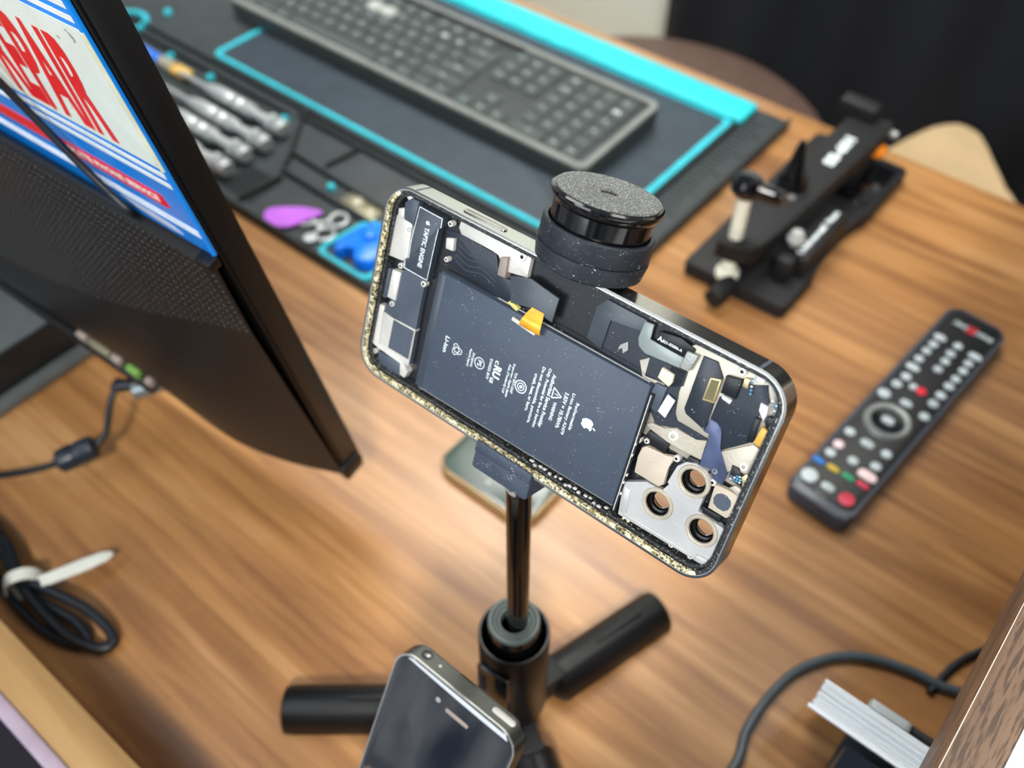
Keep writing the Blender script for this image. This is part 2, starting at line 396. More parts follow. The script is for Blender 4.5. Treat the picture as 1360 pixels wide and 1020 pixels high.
# cloth with an arched hem
def cloth():
    bm = bmesh.new(); nx, nz = 130, 110; x0, x1, z0, z1 = -.757, .42, -.745, .5
    arch = [(-.36, -.76), (-.345, -.40), (-.325, -.374), (-.305, -.35), (-.28, -.328), (-.25, -.319), (-.215, -.319), (-.195, -.332), (-.172, -.358), (-.15, -.388), (-.10, -.425), (-.02, -.46), (.06, -.52), (.09, -.76)]
    def hem(x):
        for (a, za), (b, zb) in zip(arch, arch[1:]):
            if a <= x <= b: return za + (zb - za) * (x - a) / (b - a)
        return z0
    rows = []
    for i in range(nx + 1):
        x = x0 + (x1 - x0) * i / nx; h = hem(x); col = []
        for j in range(nz + 1):
            s = j / nz; z = h + (min(z1, max(-.2, -.1 + (x + .55) * 4.5)) - h) * s  # unseen top shaped so the phone frame reflects bright left, dark right
            y = 1.32 + .02 * math.sin(x * 21 + z * 2) + .012 * math.sin(x * 47 - z * 3)
            col.append((bm.verts.new((x, y, z)), bm.verts.new((x, y + .012, z))))
        rows.append(col)
    for i in range(nx):
        for j in range(nz):
            a, b, c, d = rows[i][j], rows[i + 1][j], rows[i + 1][j + 1], rows[i][j + 1]
            bm.faces.new((a[0], b[0], c[0], d[0])); bm.faces.new((d[1], c[1], b[1], a[1]))
    for i in range(nx):
        for j in (0, nz):
            a, b = rows[i][j], rows[i + 1][j]; bm.faces.new((a[0], a[1], b[1], b[0]))
    for i in (0, nx):
        for j in range(nz):
            a, b = rows[i][j], rows[i][j + 1]; bm.faces.new((a[0], b[0], b[1], a[1]))
    return bm
tag(obj('draped_cloth', cloth(), 'cloth', sharp=180), 'dark navy cloth hanging down behind the brown stool', 'cloth')

# ================================================================ the opened phone
MW = Matrix(((.9996, -.02651, -.00987, -.11482), (.00153, .39889, -.917, .15392), (.02824, .91662, .39877, .27778), (0, 0, 0, 1)))
mm = lambda p: [((x - 73.35) / 1000, (y - 35.75) / 1000) for x, y in p]
def off(d, r0=10.5, n=10): return rrect(d, 146.7 - d, d, 71.5 - d, max(.8, r0 - d), n)
ph = thing('opened_phone', 'opened phone without its screen held sideways in the clamp of the black tripod', 'phone', MW)
def pp(name, m, bm, parent=None, label=None):
    o = obj(name, bm, m, parent or ph)
    if label: o['label'] = label
    return o
def mring(d0, d1, z0, z1): return ring(mm(off(d0)), mm(off(d1)), z0 / 1000, z1 / 1000)
def part_ring(d0, d1, z0, z1, keep):
    bm = mring(d0, d1, z0, z1)
    kill = [f for f in bm.faces if not keep(f.calc_center_median().x * 1000 + 73.35, f.calc_center_median().y * 1000 + 35.75)]
    bmesh.ops.delete(bm, geom=kill, context='FACES')
    return bm
HOLES = [(122.2, 15.5), (129.8, 28.8), (137.5, 15.5)]
fr = pp('frame', 'frame_steel', mring(0, 1.0, -7.65, 0), label='polished steel band')
pp('edge_highlight', 'frame_line', mring(.75, 1.05, -.3, .06), fr)  # pale ring painting the light that the frame's bevel catches
for x, y0, y1 in ((11.5, 71.3, 71.53), (135.5, 71.3, 71.53), (11.5, -.03, .2), (135.5, -.03, .2)):
    pp('antenna_line', 'slate', xf(box(-.0005, .0005, y0 / 1000, y1 / 1000, -.0076, -.0003), T((x - 73.35) / 1000, -.03575, 0)), fr)
for y in (11.5, 60): pp('antenna_line', 'slate', xf(box(.14655, .14673, -.0005, .0005, -.0076, -.0003), T(-.07335, (y - 35.75) / 1000, 0)), fr)
b = pp('side_button', 'frame_steel', xf(prism(rrect(-.0085, .0085, -.0013, .0013, .0012), 0, .00035, .0001), T((37.5 - 73.35) / 1000, .03575, -.0039) @ RX(-PI / 2)))
pp('adhesive_strip', 'rim_black', part_ring(1.0, 2.1, -1.7, -.45, lambda x, y: not (x < 5 or y < 3)), label='black adhesive strip with pale crumbs')
pp('adhesive_strip', 'rim_gold', part_ring(1.0, 2.2, -1.7, -.45, lambda x, y: x < 5 or y < 3), label='flaky cream and gold adhesive strip')
pp('inner_ledge', 'rim_black', mring(2.1, 3.3, -5.6, -2.2), label='dusty inner ledge')
pp('back_cover', 'back_glass', fill([mm(off(.9))] + [mm(circle(x, y, 4.6)) for x, y in HOLES], -.0078, -.0064))
pp('inner_tray', 'inner_black', fill([mm(off(3.2))] + [mm(circle(x, y, 4.6)) for x, y in HOLES], -.0064, -.0054))
pp('camera_bump', 'back_glass', fill([mm(rrect(113, 145, 6, 37.5, 7))] + [mm(circle(x, y, 4.6)) for x, y in HOLES], -.0095, -.0078))
FEAT = [
("haptic_motor","darkplate",-5.4,-2.6,[(12.3,66.0),(22.4,65.9),(22.5,62.8),(21.6,62.0),(21.5,57.7),(21.3,43.2),(10.8,43.2),(10.5,45.9),(11.8,47.3),(11.5,53.4)]),
("speaker_bracket","silver",-5.4,-2.9,[(3.4,59.2),(7.0,59.2),(10.4,59.0),(11.2,47.2),(9.5,45.1),(2.8,44.4)]),
("connector_block","slate",-5.4,-2.9,[(7.9,67.0),(11.5,67.2),(11.3,62.8),(11.2,58.5),(6.9,59.0),(5.8,64.5)]),
("bracket_tab","silver",-5.4,-2.9,[(5.2,67.0),(6.5,67.9),(8.5,67.4),(7.6,65.7)]),
("bracket_tab","silver",-5.4,-2.9,[(3.6,61.7),(6.0,62.7),(6.4,59.8),(5.5,58.5),(3.9,59.2)]),
("spacer_bar","silver",-5.4,-2.8,[(6.0,40.3),(9.7,40.7),(9.6,30.0),(5.8,29.8)]),
("speaker_cover","slate",-5.4,-3.4,[(9.8,41.7),(12.0,42.7),(20.4,42.6),(20.1,38.5),(20.2,28.7),(20.9,10.0),(16.4,10.1),(5.0,10.3),(4.6,25.2),(7.3,28.6)]),
("foam_strip","slate",-5.4,-3.6,[(1.1,39.2),(4.7,39.8),(4.8,28.8),(1.2,27.4)]),
("speaker_frame","silver",-5.4,-3.0,[(5.4,23.7),(10.0,23.2),(20.4,23.9),(20.6,9.4),(18.6,9.6),(17.8,11.3),(5.4,10.3)]),
("speaker_grille","slate",-3.2,-2.85,[(10.5,23.0),(20.1,23.3),(20.1,12.0),(10.5,11.8)]),
("bracket_strip","silver",-5.4,-2.8,[(2.1,25.5),(5.7,25.9),(5.4,23.6),(6.0,11.4),(17.9,11.5),(18.6,9.6),(21.1,7.3),(20.1,4.4),(17.9,4.5),(17.2,8.9),(5.8,9.5),(2.3,10.2)]),
("corner_plate","slate",-5.4,-3.6,[(6.0,7.9),(16.6,8.3),(17.2,3.1),(13.6,2.7),(6.3,3.6)]),
("steel_bracket","silver",-5.4,-3.6,[(28.9,68.0),(35.2,69.2),(38.8,69.5),(41.8,67.5),(45.4,68.8),(52.6,69.3),(57.2,67.8),(57.6,61.0),(49.6,59.5),(45.5,63.4),(42.6,63.6),(30.1,63.6),(28.5,65.4)]),
("bracket_tab","taupe",-5.4,-2.4,[(47.2,63.5),(49.8,64.6),(50.6,57.9),(47.6,57.6)]),
("contact_pad","silver",-5.4,-3.6,[(24.6,60.0),(27.6,61.0),(28.2,56.9),(25.2,56.5)]),
("charging_flex","flexdark",-5.4,-5.0,[(22.5,62.0),(29.1,63.0),(44.0,62.5),(46.5,56.5),(51.4,56.9),(53.5,49.8),(48.6,49.3),(27.8,51.1)]),
("battery_flex","flexgrey",-2.6,-2.0,[(52.6,59.4),(59.8,62.1),(71.1,60.6),(70.9,52.3),(62.8,53.5),(55.0,51.5)]),
("battery_connector","yellow",-4,-2.4,[(53.5,50.7),(54.6,51.9),(58.1,50.8),(57.7,49.7)]),
("power_flex","flexgrey",-5.4,-4.6,[(82.6,63.0),(85.2,66.6),(98.9,66.4),(98.8,62.5),(88.0,61.2),(88.1,50.9),(82.4,52.3)]),
("back_shield","flexdark",-5.4,-5.2,[(87.8,60.9),(98.6,62.2),(103.1,57.4),(102.7,49.9),(87.8,50.6)]),
("chassis_plate","steel",-5.6,-4.6,[(100.9,54.1),(115.3,66.9),(141.3,67.8),(145.4,62.3),(146.0,33.6),(139.8,33.4),(109.6,33.3),(107.1,43.9)]),
("antenna_flex","translucent",-4.6,-3.9,[(98.8,66.2),(101.8,66.6),(102.0,61.9),(105.3,61.9),(113.4,61.7),(113.3,58.4),(106.8,57.8),(102.0,57.3),(99.5,58.4),(98.5,60.6)]),
("logic_shield","blackplate",-4.6,-4.1,[(103.9,65.6),(110.7,66.8),(115.7,65.7),(115.7,64.4),(113.7,61.8),(104.9,61.6),(104.1,62.0)]),
("flex_connector","silver2",-4.0,-3.2,[(114.0,64.5),(117.5,64.8),(116.6,59.3),(113.4,59.1)]),
("display_flex","flexdark",-4.6,-4.2,[(103.7,57.4),(112.9,57.9),(115.9,58.4),(116.1,53.6),(113.0,51.8),(104.2,50.7)]),
("display_flex","flexdark",-4.6,-4.2,[(110.6,58.2),(115.5,58.4),(115.5,51.3),(116.8,44.7),(118.1,42.9),(128.2,42.7),(128.4,42.2),(125.1,40.2),(117.8,40.3),(112.4,38.3),(109.4,41.6),(110.8,51.1)]),
("connector_pad","cream",-4.2,-3.2,[(108.7,56.2),(112.7,55.8),(113.0,53.3),(112.4,51.8),(108.4,52.8)]),
("flex_tail","slate",-4.2,-3.5,[(108.3,50.8),(112.1,51.1),(111.9,42.4),(107.6,42.7)]),
("connector_pad","white",-3.6,-3.0,[(113.1,49.5),(115.8,48.8),(114.8,42.4),(112.0,43.2)]),
("sensor_flex","flexdark",-4.6,-3.9,[(118.6,65.1),(123.0,65.5),(126.0,61.9),(126.6,48.9),(126.7,44.7),(119.9,46.5),(118.9,47.8)]),
("gold_connector","gold",-4.0,-3.2,[(122.9,60.7),(126.1,61.6),(126.5,54.1),(123.0,53.3)]),
("gold_contact","olive",-3.4,-3.1,[(123.4,60.4),(125.8,61.1),(126.1,54.6),(123.5,54.1)]),
("camera_shield","blackplate",-4.2,-3.0,[(126.9,63.5),(131.6,64.6),(131.7,58.4),(127.2,58.1)]),
("flex_sheet","flexdark",-4.6,-4.0,[(131.2,64.3),(134.5,64.2),(138.1,66.2),(140.5,61.7),(139.1,57.1),(139.8,48.2),(133.0,41.4),(127.0,48.8),(127.1,56.3),(130.8,57.1)]),
("connector_pad","white",-4.0,-3.2,[(127.9,57.6),(130.9,57.4),(130.7,56.2),(128.0,56.6)]),
("contact_pad","gold",-4.2,-3.3,[(131.8,65.4),(133.3,65.6),(133.6,62.8),(132.0,62.9)]),
("contact_pad","white",-4.2,-3.4,[(134.6,67.5),(137.2,67.6),(137.1,66.2),(134.8,66.2)]),
("contact_pad","white",-4.2,-3.4,[(138.8,67.8),(140.7,67.4),(140.5,65.9),(138.8,66.2)]),
("contact_pad","white",-4.2,-3.2,[(138.5,61.0),(140.7,60.9),(141.2,58.6),(140.9,56.6),(138.8,58.8)]),
("rubber_block","blackplate",-4.2,-3.2,[(138.7,56.4),(140.3,56.5),(140.7,49.1),(139.2,48.5)]),
("gold_flex","goldmat",-4.2,-3.2,[(141.4,54.8),(144.4,54.5),(143.3,48.9),(140.9,49.5)]),
("module_block","blackplate",-4.2,-3.0,[(141.6,58.6),(144.1,58.8),(144.3,54.9),(142.8,54.9),(141.5,56.7)]),
("corner_plate","steel2",-4.6,-3.8,[(133.3,41.3),(141.0,48.4),(143.7,48.1),(143.7,39.9),(140.8,38.7),(138.9,38.9),(137.5,36.6)]),
("ribbon_flex","violetflex",-4.4,-3.5,[(127.3,49.2),(129.6,49.0),(131.2,47.9),(131.8,46.7),(132.9,42.4),(137.6,36.6),(137.6,32.2),(134.9,32.4),(132.5,35.0),(129.2,34.2),(129.1,40.7),(128.7,44.8),(126.7,44.6)]),
("camera_strap","steel2",-4.6,-3.7,[(110.0,37.1),(111.4,38.5),(115.6,38.8),(118.8,41.0),(122.1,40.8),(125.7,40.8),(128.6,42.4),(129.1,35.9),(123.5,35.6),(118.1,35.5),(111.3,36.3)]),
("bridge_block","blackplate",-5.0,-3.8,[(111.4,35.7),(118.8,35.9),(118.4,31.2),(113.7,31.6),(110.9,33.7)]),
("bridge_block","blackplate",-5.0,-3.7,[(125.5,35.0),(129.0,35.3),(128.9,33.9),(133.1,33.7),(132.7,32.5),(125.1,32.2)]),
("camera_cover","taupe2",-4.6,-3.2,[(111.4,29.7),(112.9,31.0),(118.9,31.4),(121.6,32.5),(121.6,30.2),(121.0,28.2),(121.7,22.3),(120.3,20.8),(111.8,20.7),(111.1,26.3)]),
("camera_bracket","bracket",-5.0,-3.0,[(109.8,15.8),(116.7,20.2),(121.9,20.2),(123.3,23.6),(124.2,25.5),(133.2,28.5),(134.3,20.9),(143.5,20.1),(144.3,15.2),(144.3,9.6),(142.5,5.3),(138.7,5.2),(111.7,4.4)]),
("lidar_cover","taupe2",-4.6,-2.9,[(135.9,31.6),(137.4,31.9),(140.4,32.2),(143.9,32.1),(144.1,30.2),(143.9,25.6),(142.5,23.7),(136.6,23.7)]),
("lidar_window","slate",-3.0,-2.7,[(138.7,30.3),(140.2,30.4),(141.8,29.6),(142.4,28.2),(142.2,26.6),(141.1,25.4),(139.3,25.3),(137.6,26.0),(137.0,27.7),(137.4,29.3)]),
("lidar_strap","blackplate",-4.8,-3.1,[(134.6,22.9),(141.2,23.1),(141.2,21.0),(135.7,21.0)]),
("chip_board","blackplate",-4.4,-3.3,[(138.0,39.7),(140.1,39.9),(141.8,38.1),(142.8,35.1),(138.8,35.3)]),
("flash_pad","steel2",-4.4,-3.2,[(139.9,32.9),(141.2,34.5),(145.4,34.4),(143.8,31.9)]),
("contact_clip","gold",-4.4,-3.2,[(141.7,37.8),(142.8,39.6),(144.9,38.6),(143.6,35.1)]),
("side_rail","slate",-5.4,-3.6,[(144.0,48.1),(145.0,50.6),(146.4,52.0),(144.5,37.4),(145.6,25.8),(144.8,22.3),(144.7,31.2)]),
]

for name, m, z0, z1, p in FEAT:
    q = mm(p)
    if name == 'camera_bracket':
        q = mm(p[:4] + [(122.6, 24), (123.6, 30.5), (125.6, 33.2), (128.5, 34.4), (132, 34), (134.2, 32.2)] + p[6:])
        bm = fill([q] + [mm(circle(x, y, 4.0)) for x, y in HOLES], z0 / 1000, z1 / 1000)
    else:
        try: bm = prism(q, z0 / 1000, z1 / 1000, .00012 if z1 - z0 > .4 else 0)
        except Exception: bm = prism(q, z0 / 1000, z1 / 1000)
    o = pp(name, m, bm)
    if name == 'haptic_motor':
        pr = xf(text('TAPTIC ENGINE', w=.0142, h=.00185, bold=.02), T((17.1 - 73.35) / 1000, (53.3 - 35.75) / 1000, -.00257) @ RZ(-PI / 2))
        pp('lettering', 'print', pr, o)
        n = len(q); ctr = (sum(x for x, y in q) / n, sum(y for x, y in q) / n)
        inn = [(ctr[0] + (x - ctr[0]) * .955, ctr[1] + (y - ctr[1]) * .975) for x, y in q]
        pp('outline', 'print', ring(q, inn, -.00262, -.00255), o)
    if name == 'logic_shield':
        pp('lettering', 'print', xf(text('821-03606-A', w=.0066, h=.0009, bold=.02), T((109 - 73.35) / 1000, (63.4 - 35.75) / 1000, -.00408)), o)
        pp('lettering', 'print', xf(text('A', h=.0015, bold=.03), T((104.9 - 73.35) / 1000, (63.6 - 35.75) / 1000, -.00408)), o)
for x, y in HOLES:
    rg = pp('lens_ring', 'steel2', xf(lathe([(.0039, -.0032), (.0040, -.0025), (.0043, -.00235), (.0044, -.0026), (.0046, -.0026), (.0047, -.0024), (.0050, -.0024), (.0053, -.0029), (.0053, -.0031), (.0039, -.0032)], 48), T((x - 73.35) / 1000, (y - 35.75) / 1000, 0)))
    pp('lens_barrel', 'ring_dark', xf(lathe([(.0027, -.0056), (.0030, -.0049), (.0036, -.0047), (.0039, -.0033), (.0043, -.0033), (.0043, -.0058), (.0027, -.0058)], 48), T((x - 73.35) / 1000, (y - 35.75) / 1000, 0)), rg)
    pp('lens_cover', 'lens_glass', xf(cyl(.00275, -.0063, -.0059, 40), T((x - 73.35) / 1000, (y - 35.75) / 1000, 0)), rg)
SC = [(25.4, 65.3, 1.0), (26.8, 53.4, .9), (19.8, 41.2, 1.1), (9.7, 56.5, 1.0), (8.8, 42.9, 1.0), (8.3, 28.1, 1.0), (19.6, 6.5, 1.2), (4.9, 7.4, .9), (54.3, 66.7, 1.5), (130.4, 66.5, 1.3), (118.9, 38.2, 1.7),
      (122.3, 32.1, 1.1), (134.8, 31.3, 1.1), (111.9, 32.1, .9), (109.1, 31.0, 1.2), (141.1, 41.0, 1.4), (114.4, 3.4, 1.3), (130.6, 4.8, 1.0), (137.3, 4.9, .9), (143.6, 35.9, 1.0), (134.1, 35.0, 1.0)]
for x, y, r in SC:
    r /= 1000
    o = pp('screw', ['cream' if (x, y) == (114.4, 3.4) else 'silver', 'inner_black'], xf(lathe([(0, -.0031), (r * .42, -.0031), (r * .42, -.0026), (r * .85, -.0026), (r, -.0028), (r, -.0046), (0, -.0046)], 20), T((x - 73.35) / 1000, (y - 35.75) / 1000, -.0003 if x < 60 else -.0009)), None)
    for f in o.data.polygons:
        if (f.center.x - (x - 73.35) / 1000) ** 2 + (f.center.y - (y - 35.75) / 1000) ** 2 < (r * .45) ** 2: f.material_index = 1
comp = [(139.2 + .9 * i, 35.9 + .8 * j + .1 * i, .32) for i in range(4) for j in range(2)] + [(140.6 + .8 * i, 37.6 + .2 * i, .3) for i in range(2)] + [(134 + .25 * k, 66.3 - 1.05 * k, .34) for k in range(5)] + \
       [(141.2 + .5 * k, 63.4 - .8 * k, .36) for k in range(6)] + [(142.9, 62.6, .4), (143.4, 61.2, .35)]
cb0 = None
for i, (x, y, s) in enumerate(comp):
    pp('chip_component', 'blue_chip' if i % 3 else 'white', xf(box(-s / 1000, s / 1000, -s / 1000 * .6, s / 1000 * .6, -.0034, -.0028, .00008), T((x - 73.35) / 1000, (y - 35.75) / 1000, 0)))
# battery and its print
bt = pp('battery', 'battery', xf(prism(mm([(26.3, 49.2), (107.8, 49.9), (109.2, 6.2), (26.5, 4.6)]), -.0054, -.0022, .0009), T()), label='dark slate battery with pale print')
pp('battery_border', 'battery_edge', xf(box(-.0475, -.0445, -.0305, .0128, -.0024, -.00215, .0001), T()), bt)
def pr(bm, x, y, name='lettering'):
    return pp(name, 'print', xf(bm, T((x - 73.35) / 1000, (y - 35.75) / 1000, -.00216) @ RZ(-PI / 2)), bt)
for s, x, y, w, h in (('Rechargeable', 87.35, 27.2, 10, 1.45), ('Li-ion Battery A2479', 85.2, 26.9, 15.2, 1.45), ('3.83V = 10.78Wh', 83.0, 27.0, 13.1, 1.4), ('WARNING', 80.0, 25, 6.8, 1.25),
                      ('Authorized Service Provider', 77.1, 27, 19.8, 1.45), ('Only. Potential for fire or burning.', 74.9, 26.9, 22.3, 1.45), ('Do not disassemble, puncture,', 72.65, 26.8, 21.1, 1.45), ('crush, heat, or burn.', 70.75, 26.8, 14.1, 1.4),
                      ('TUV 2017-10247', 63.7, 26.5, 7.8, 1.0), ('Importer: Apple Japan', 62.2, 26.6, 12.5, 1.15), ('Asia (Thailand) Ltd', 60.7, 26.6, 10.8, 1.15), ('E164255 BVV', 53.6, 26.3, 7.6, 1.1),
                      ('ZUOJIANG', 46.3, 26.1, 5.3, 1.1), ('Apple Japan', 44.95, 26.2, 6.8, 1.1), ('Li-ion', 34.85, 25.9, 6, 1.7), ('c', 55.8, 30, 1.3, 1.4), ('us', 55.4, 23.0, 2.0, 1.4)):
    pr(text(s, w=w / 1000, h=h / 1000, bold=.02), x, y)
pr(xf(text('RU', w=.0044, h=.0031, bold=.045), Matrix.Diagonal((1, 1, 1, 1))), 56.6, 26.7)
def ann(r, w, n=32): return ring(circle(0, 0, r, n), circle(0, 0, r - w, n), 0, .00004)
def stroke(pts, w=.00028): return join(*[xf(box(0, (Vector(b_) - Vector(a_)).length, -w / 2, w / 2, 0, .00004), T(a_[0], a_[1], 0) @ RZ(math.atan2(b_[1] - a_[1], b_[0] - a_[0]))) for a_, b_ in zip(pts, pts[1:])])
pr(join(ann(.0023, .00035), ann(.0014, .0003), text('e', h=.0013, bold=.02)), 66.6, 26.7, 'approval_mark')
pr(join(ann(.0021, .00032), text('PS', h=.0017, bold=.02)), 49.4, 26.3, 'approval_mark')
tr = [(-.0019, -.0014), (.0019, -.0014), (0, .0019), (-.0019, -.0014)]
pr(join(stroke(tr, .0004), text('!', h=.0015, bold=.03)), 79.6, 31.0, 'warning_mark')
rec = []
for k in range(3):
    a = [(-.0012, .0006), (-.0006, .0021), (.0006, .0021), (.0013, .0009), (.0006, .0006), (0, .0013), (-.0005, .0006), (-.0012, .0006)]
    rec.append(xf(stroke(a, .00026), RZ(k * 2 * PI / 3)))
pr(join(*rec), 39.5, 26.2, 'recycling_mark')
def fruit():
    a = [(0, .72), (.16, .80), (.36, .82), (.58, .74), (.72, .60), (.60, .50), (.50, .34), (.50, .14), (.58, -.06), (.76, -.20), (.66, -.46), (.50, -.70), (.34, -.86), (.18, -.86), (0, -.78), (-.18, -.86), (-.36, -.86), (-.54, -.70), (-.72, -.40), (-.82, -.04), (-.82, .28), (-.72, .56), (-.52, .76), (-.28, .82)]
    leaf = [(0, .90), (.02, 1.10), (.12, 1.26), (.28, 1.36), (.30, 1.20), (.22, 1.04), (.12, .94)]
    g = lambda p, kk: prism([tuple(v)[:2] for v in smooth([(x, y, 0) for x, y in p], True, 4)], 0, .00004)
    return join(g(a, 0), g(leaf, 0))
pr(xf(fruit(), Matrix.Scale(.00238, 4) @ Matrix.Diagonal((1, 1, 1 / .00238, 1))), 92.6, 27.4, 'printed_emblem')
hm = [o for o in ph.children if o.name.startswith('haptic_motor')][0]
pp('printed_emblem', 'print', xf(fruit(), T((16.9 - 73.35) / 1000, (62.0 - 35.75) / 1000, -.00258) @ RZ(-PI / 2) @ Matrix.Diagonal((.00085, .00085, 1, 1))), hm)
pp('seam_line', 'frame_line', xf(tube([((27 - 73.35) / 1000, (4.5 - 35.75) / 1000, -.0030), ((109 - 73.35) / 1000, (6.0 - 35.75) / 1000, -.0030)], .00022, 6, sm=False), T()), bt)
pp('seam_line', 'silver2', xf(tube([((50 - 73.35) / 1000, (50.6 - 35.75) / 1000, -.0026), ((107 - 73.35) / 1000, (50.7 - 35.75) / 1000, -.0026)], .00025, 6, sm=False), T()), bt)
pp('divider_wall', 'blackplate', prism(mm([(109.6, 4.4), (110.6, 4.4), (109.4, 47.5), (108.4, 47.5)]), -.0054, -.0026))
pp('divider_edge', 'silver', xf(tube([((109.8 - 73.35) / 1000, (5 - 35.75) / 1000, -.0026), ((108.7 - 73.35) / 1000, (47 - 35.75) / 1000, -.0026)], .00018, 6, sm=False), T()))
rl_ = random.Random(5)
for k in range(16):
    x = 78 + k * 1.95 + rl_.uniform(-.4, .4); y = 3.7 + rl_.uniform(-.35, .45) + (.4 if k % 3 == 0 else 0)
    q = [(x + rl_.uniform(.35, .95) * math.cos(a), y + rl_.uniform(.2, .5) * math.sin(a)) for a in (0, .9, 1.9, 2.8, 3.8, 4.9, 5.6)]
    pp('glue_flake', 'silver', prism(mm(q), -.0026, -.0019))
for x, y in ((110.4, 12), (110.2, 19), (110, 16), (109.6, 26), (109.4, 30)):
    pp('glue_flake', 'silver', prism(mm([(x - .3, y - .5), (x + .3, y - .3), (x + .35, y + .6), (x - .2, y + .4)]), -.0026, -.0021))
pp('bracket_step', 'bracket', prism(mm([(110.4, 14.8), (112.8, 14.8), (114.2, 6.6), (112.0, 5.6)]), -.003, -.0026, .0002))
pp('bracket_step', 'bracket', prism(mm([(113.5, 4.9), (138, 5.5), (138.2, 6.7), (113.3, 6.4)]), -.003, -.0026, .0002))
pp('bracket_step', 'bracket', prism(mm([(139, 5.4), (142.6, 5.6), (142.8, 8), (139.2, 7.8)]), -.003, -.0023, .0002))
for k in range(5): pp('flex_trace', 'flexgrey', xf(tube([((x - 73.35) / 1000, (y - 35.75) / 1000, -.00498) for x, y in ((29, 61.5 - k * 1.9), (34, 60 - k * 1.9), (40, 61 - k * 1.8), (46, 58.6 - k * 1.6))], .00014, 6), T()))
# curled amber flex tail and its connector
bm = bmesh.new(); rows = []
for y, z, xa, xb in ((53.8, -1.95, 63.0, 67.6), (52.3, -1.1, 62.4, 68.2), (50.6, -.1, 61.9, 68.8), (48.9, .25, 61.4, 69.1), (47.5, -.1, 61.1, 69.1), (46.8, -.8, 61.0, 69.0), (46.7, -1.6, 61.0, 68.8)):
    rows.append([bm.verts.new(((x - 73.35) / 1000, (y - 35.75) / 1000, (z - d) / 1000)) for d in (0, .15) for x in (xa, xb)])
for a, b_ in zip(rows, rows[1:]):
    for i, j in ((0, 1), (1, 3), (3, 2), (2, 0)): bm.faces.new((a[i], a[j], b_[j], b_[i]))
pp('flex_tail', 'orange_flex', bm, label='curled amber flex tail')
pp('flex_connector', 'silver', xf(box(-.0047, .0047, -.0006, .0006, -.0019, -.0009, .0001), T((62.3 - 73.35) / 1000, (47.0 - 35.75) / 1000, 0) @ RZ(-.1)))
pp('tape_flake', 'silver2', xf(prism(mm([(93.5, 55.5), (95.5, 57.5), (96.3, 55.2), (95.2, 53.4), (94.4, 54.8), (93.2, 53.8)]), -.0052, -.0048), T()))

# ================================================================ tripod
HX, HY = -.121, .149
tp = thing('phone_tripod', 'black tripod holder gripping the opened phone by its long edges', 'tripod', T(HX, HY, 0))
I = T(-HX, -HY, 0)
def tpart(name, m, bm, world=False, parent=None, label=None):
    o = obj(name, xf(bm, I) if world else bm, m, parent or tp)
    if label: o['label'] = label
    return o
tpart('base_tube', 'black', lathe([(0, .024), (.0152, .024), (.0165, .026), (.0165, .099), (.0161, .1), (.0152, .1), (.0152, .03), (0, .03)], 48))
cl = tpart('tube_clip', 'black_gloss', xf(box(-.0085, .0085, -.0015, .0015, -.026, .026, .0013), RZ(math.radians(6)) @ T(0, -.0172, .062)))
for k in range(6): tpart('clip_ridge', 'holder_dark', xf(box(-.0075, -.0035, -.0021, -.0012, -.0008, .0008, .0003), RZ(math.radians(6)) @ T(0, -.0172, .068 + k * .0026)), parent=cl)
tpart('inner_sleeve', 'black_gloss', lathe([(0, .03), (.0118, .03), (.0118, .109), (.0114, .11), (.0105, .11), (.0105, .04), (0, .04)], 40))
for r0, r1, z in ((.0117, .0096, .1112), (.0095, .0078, .1108), (.0077, .0060, .1104)):
    tpart('rubber_ring', 'rubber_grey', lathe([(r1, .105), (r0, .105), (r0, z - .0006), (r0 - .0004, z), (r1 + .0004, z), (r1, z - .0006)], 40, True))
tpart('pole', 'black_gloss', xf(lathe([(0, .04), (.0048, .04), (.0048, .2145), (.0046, .2155), (.0039, .2155), (.0039, .212), (0, .212)], 32), T(.0012, .001, 0)))
tpart('pole_core', 'ferrule', xf(cyl(.0021, .2, .232, 16), T(.0022, .001, 0)), label='bright inner rod')
def leg(L):
    bm = bmesh.new(); R0, R1, n = .0165, .0137, 14; rows = []
    for i, s in enumerate((0, .03, .06, .94, .985, 1)):
        k = (.0, .7, 1, 1, .9, .55)[i]
        x = .022 + L * s; zc = .0125 - .0055 * s; row = []
        for R, sg in ((R0, 1), (R1, -1)):
            for j in range(n + 1):
                a = math.radians(-2 + 184 * j / n) if sg == 1 else math.radians(182 - 184 * j / n)
                row.append(bm.verts.new((x, R * math.cos(a) * (.55 + .45 * k) * .78, max(.0004, zc - .006 + R * math.sin(a) * (.3 + .7 * k)))))
        rows.append(row)
    m = len(rows[0])
    for a, b_ in zip(rows, rows[1:]):
        for j in range(m): bm.faces.new((a[j], a[(j + 1) % m], b_[(j + 1) % m], b_[j]))
    bm.faces.new(rows[0]); bm.faces.new(rows[-1][::-1])
    return bm
for ang, LL in ((218.5, .1), (75, .080), (-31, .095)):
    lg = tpart('leg', 'black', xf(leg(LL), RZ(math.radians(ang))))
    tpart('slot', 'black_matte', xf(box(.055, .086, -.0012, .0012, .0165, .0215, .0005), RZ(math.radians(ang))), parent=lg)
    tpart('hinge', 'black_matte', xf(box(.008, .03, -.006, .006, .006, .0242, .001), RZ(math.radians(ang))), parent=lg)
tpart('hub', 'black_matte', cyl(.0135, .004, .0245, 32, .001))
LW = MW
cb = tpart('lower_clamp', 'clamp_dusty', xf(prism(rrect(57.8, 81.4, -9.2, -.15, 1.4, 4), -11, 0.5, .6), LW @ Matrix.Scale(.001, 4) @ T(-73.35, -35.75, 0)), True)
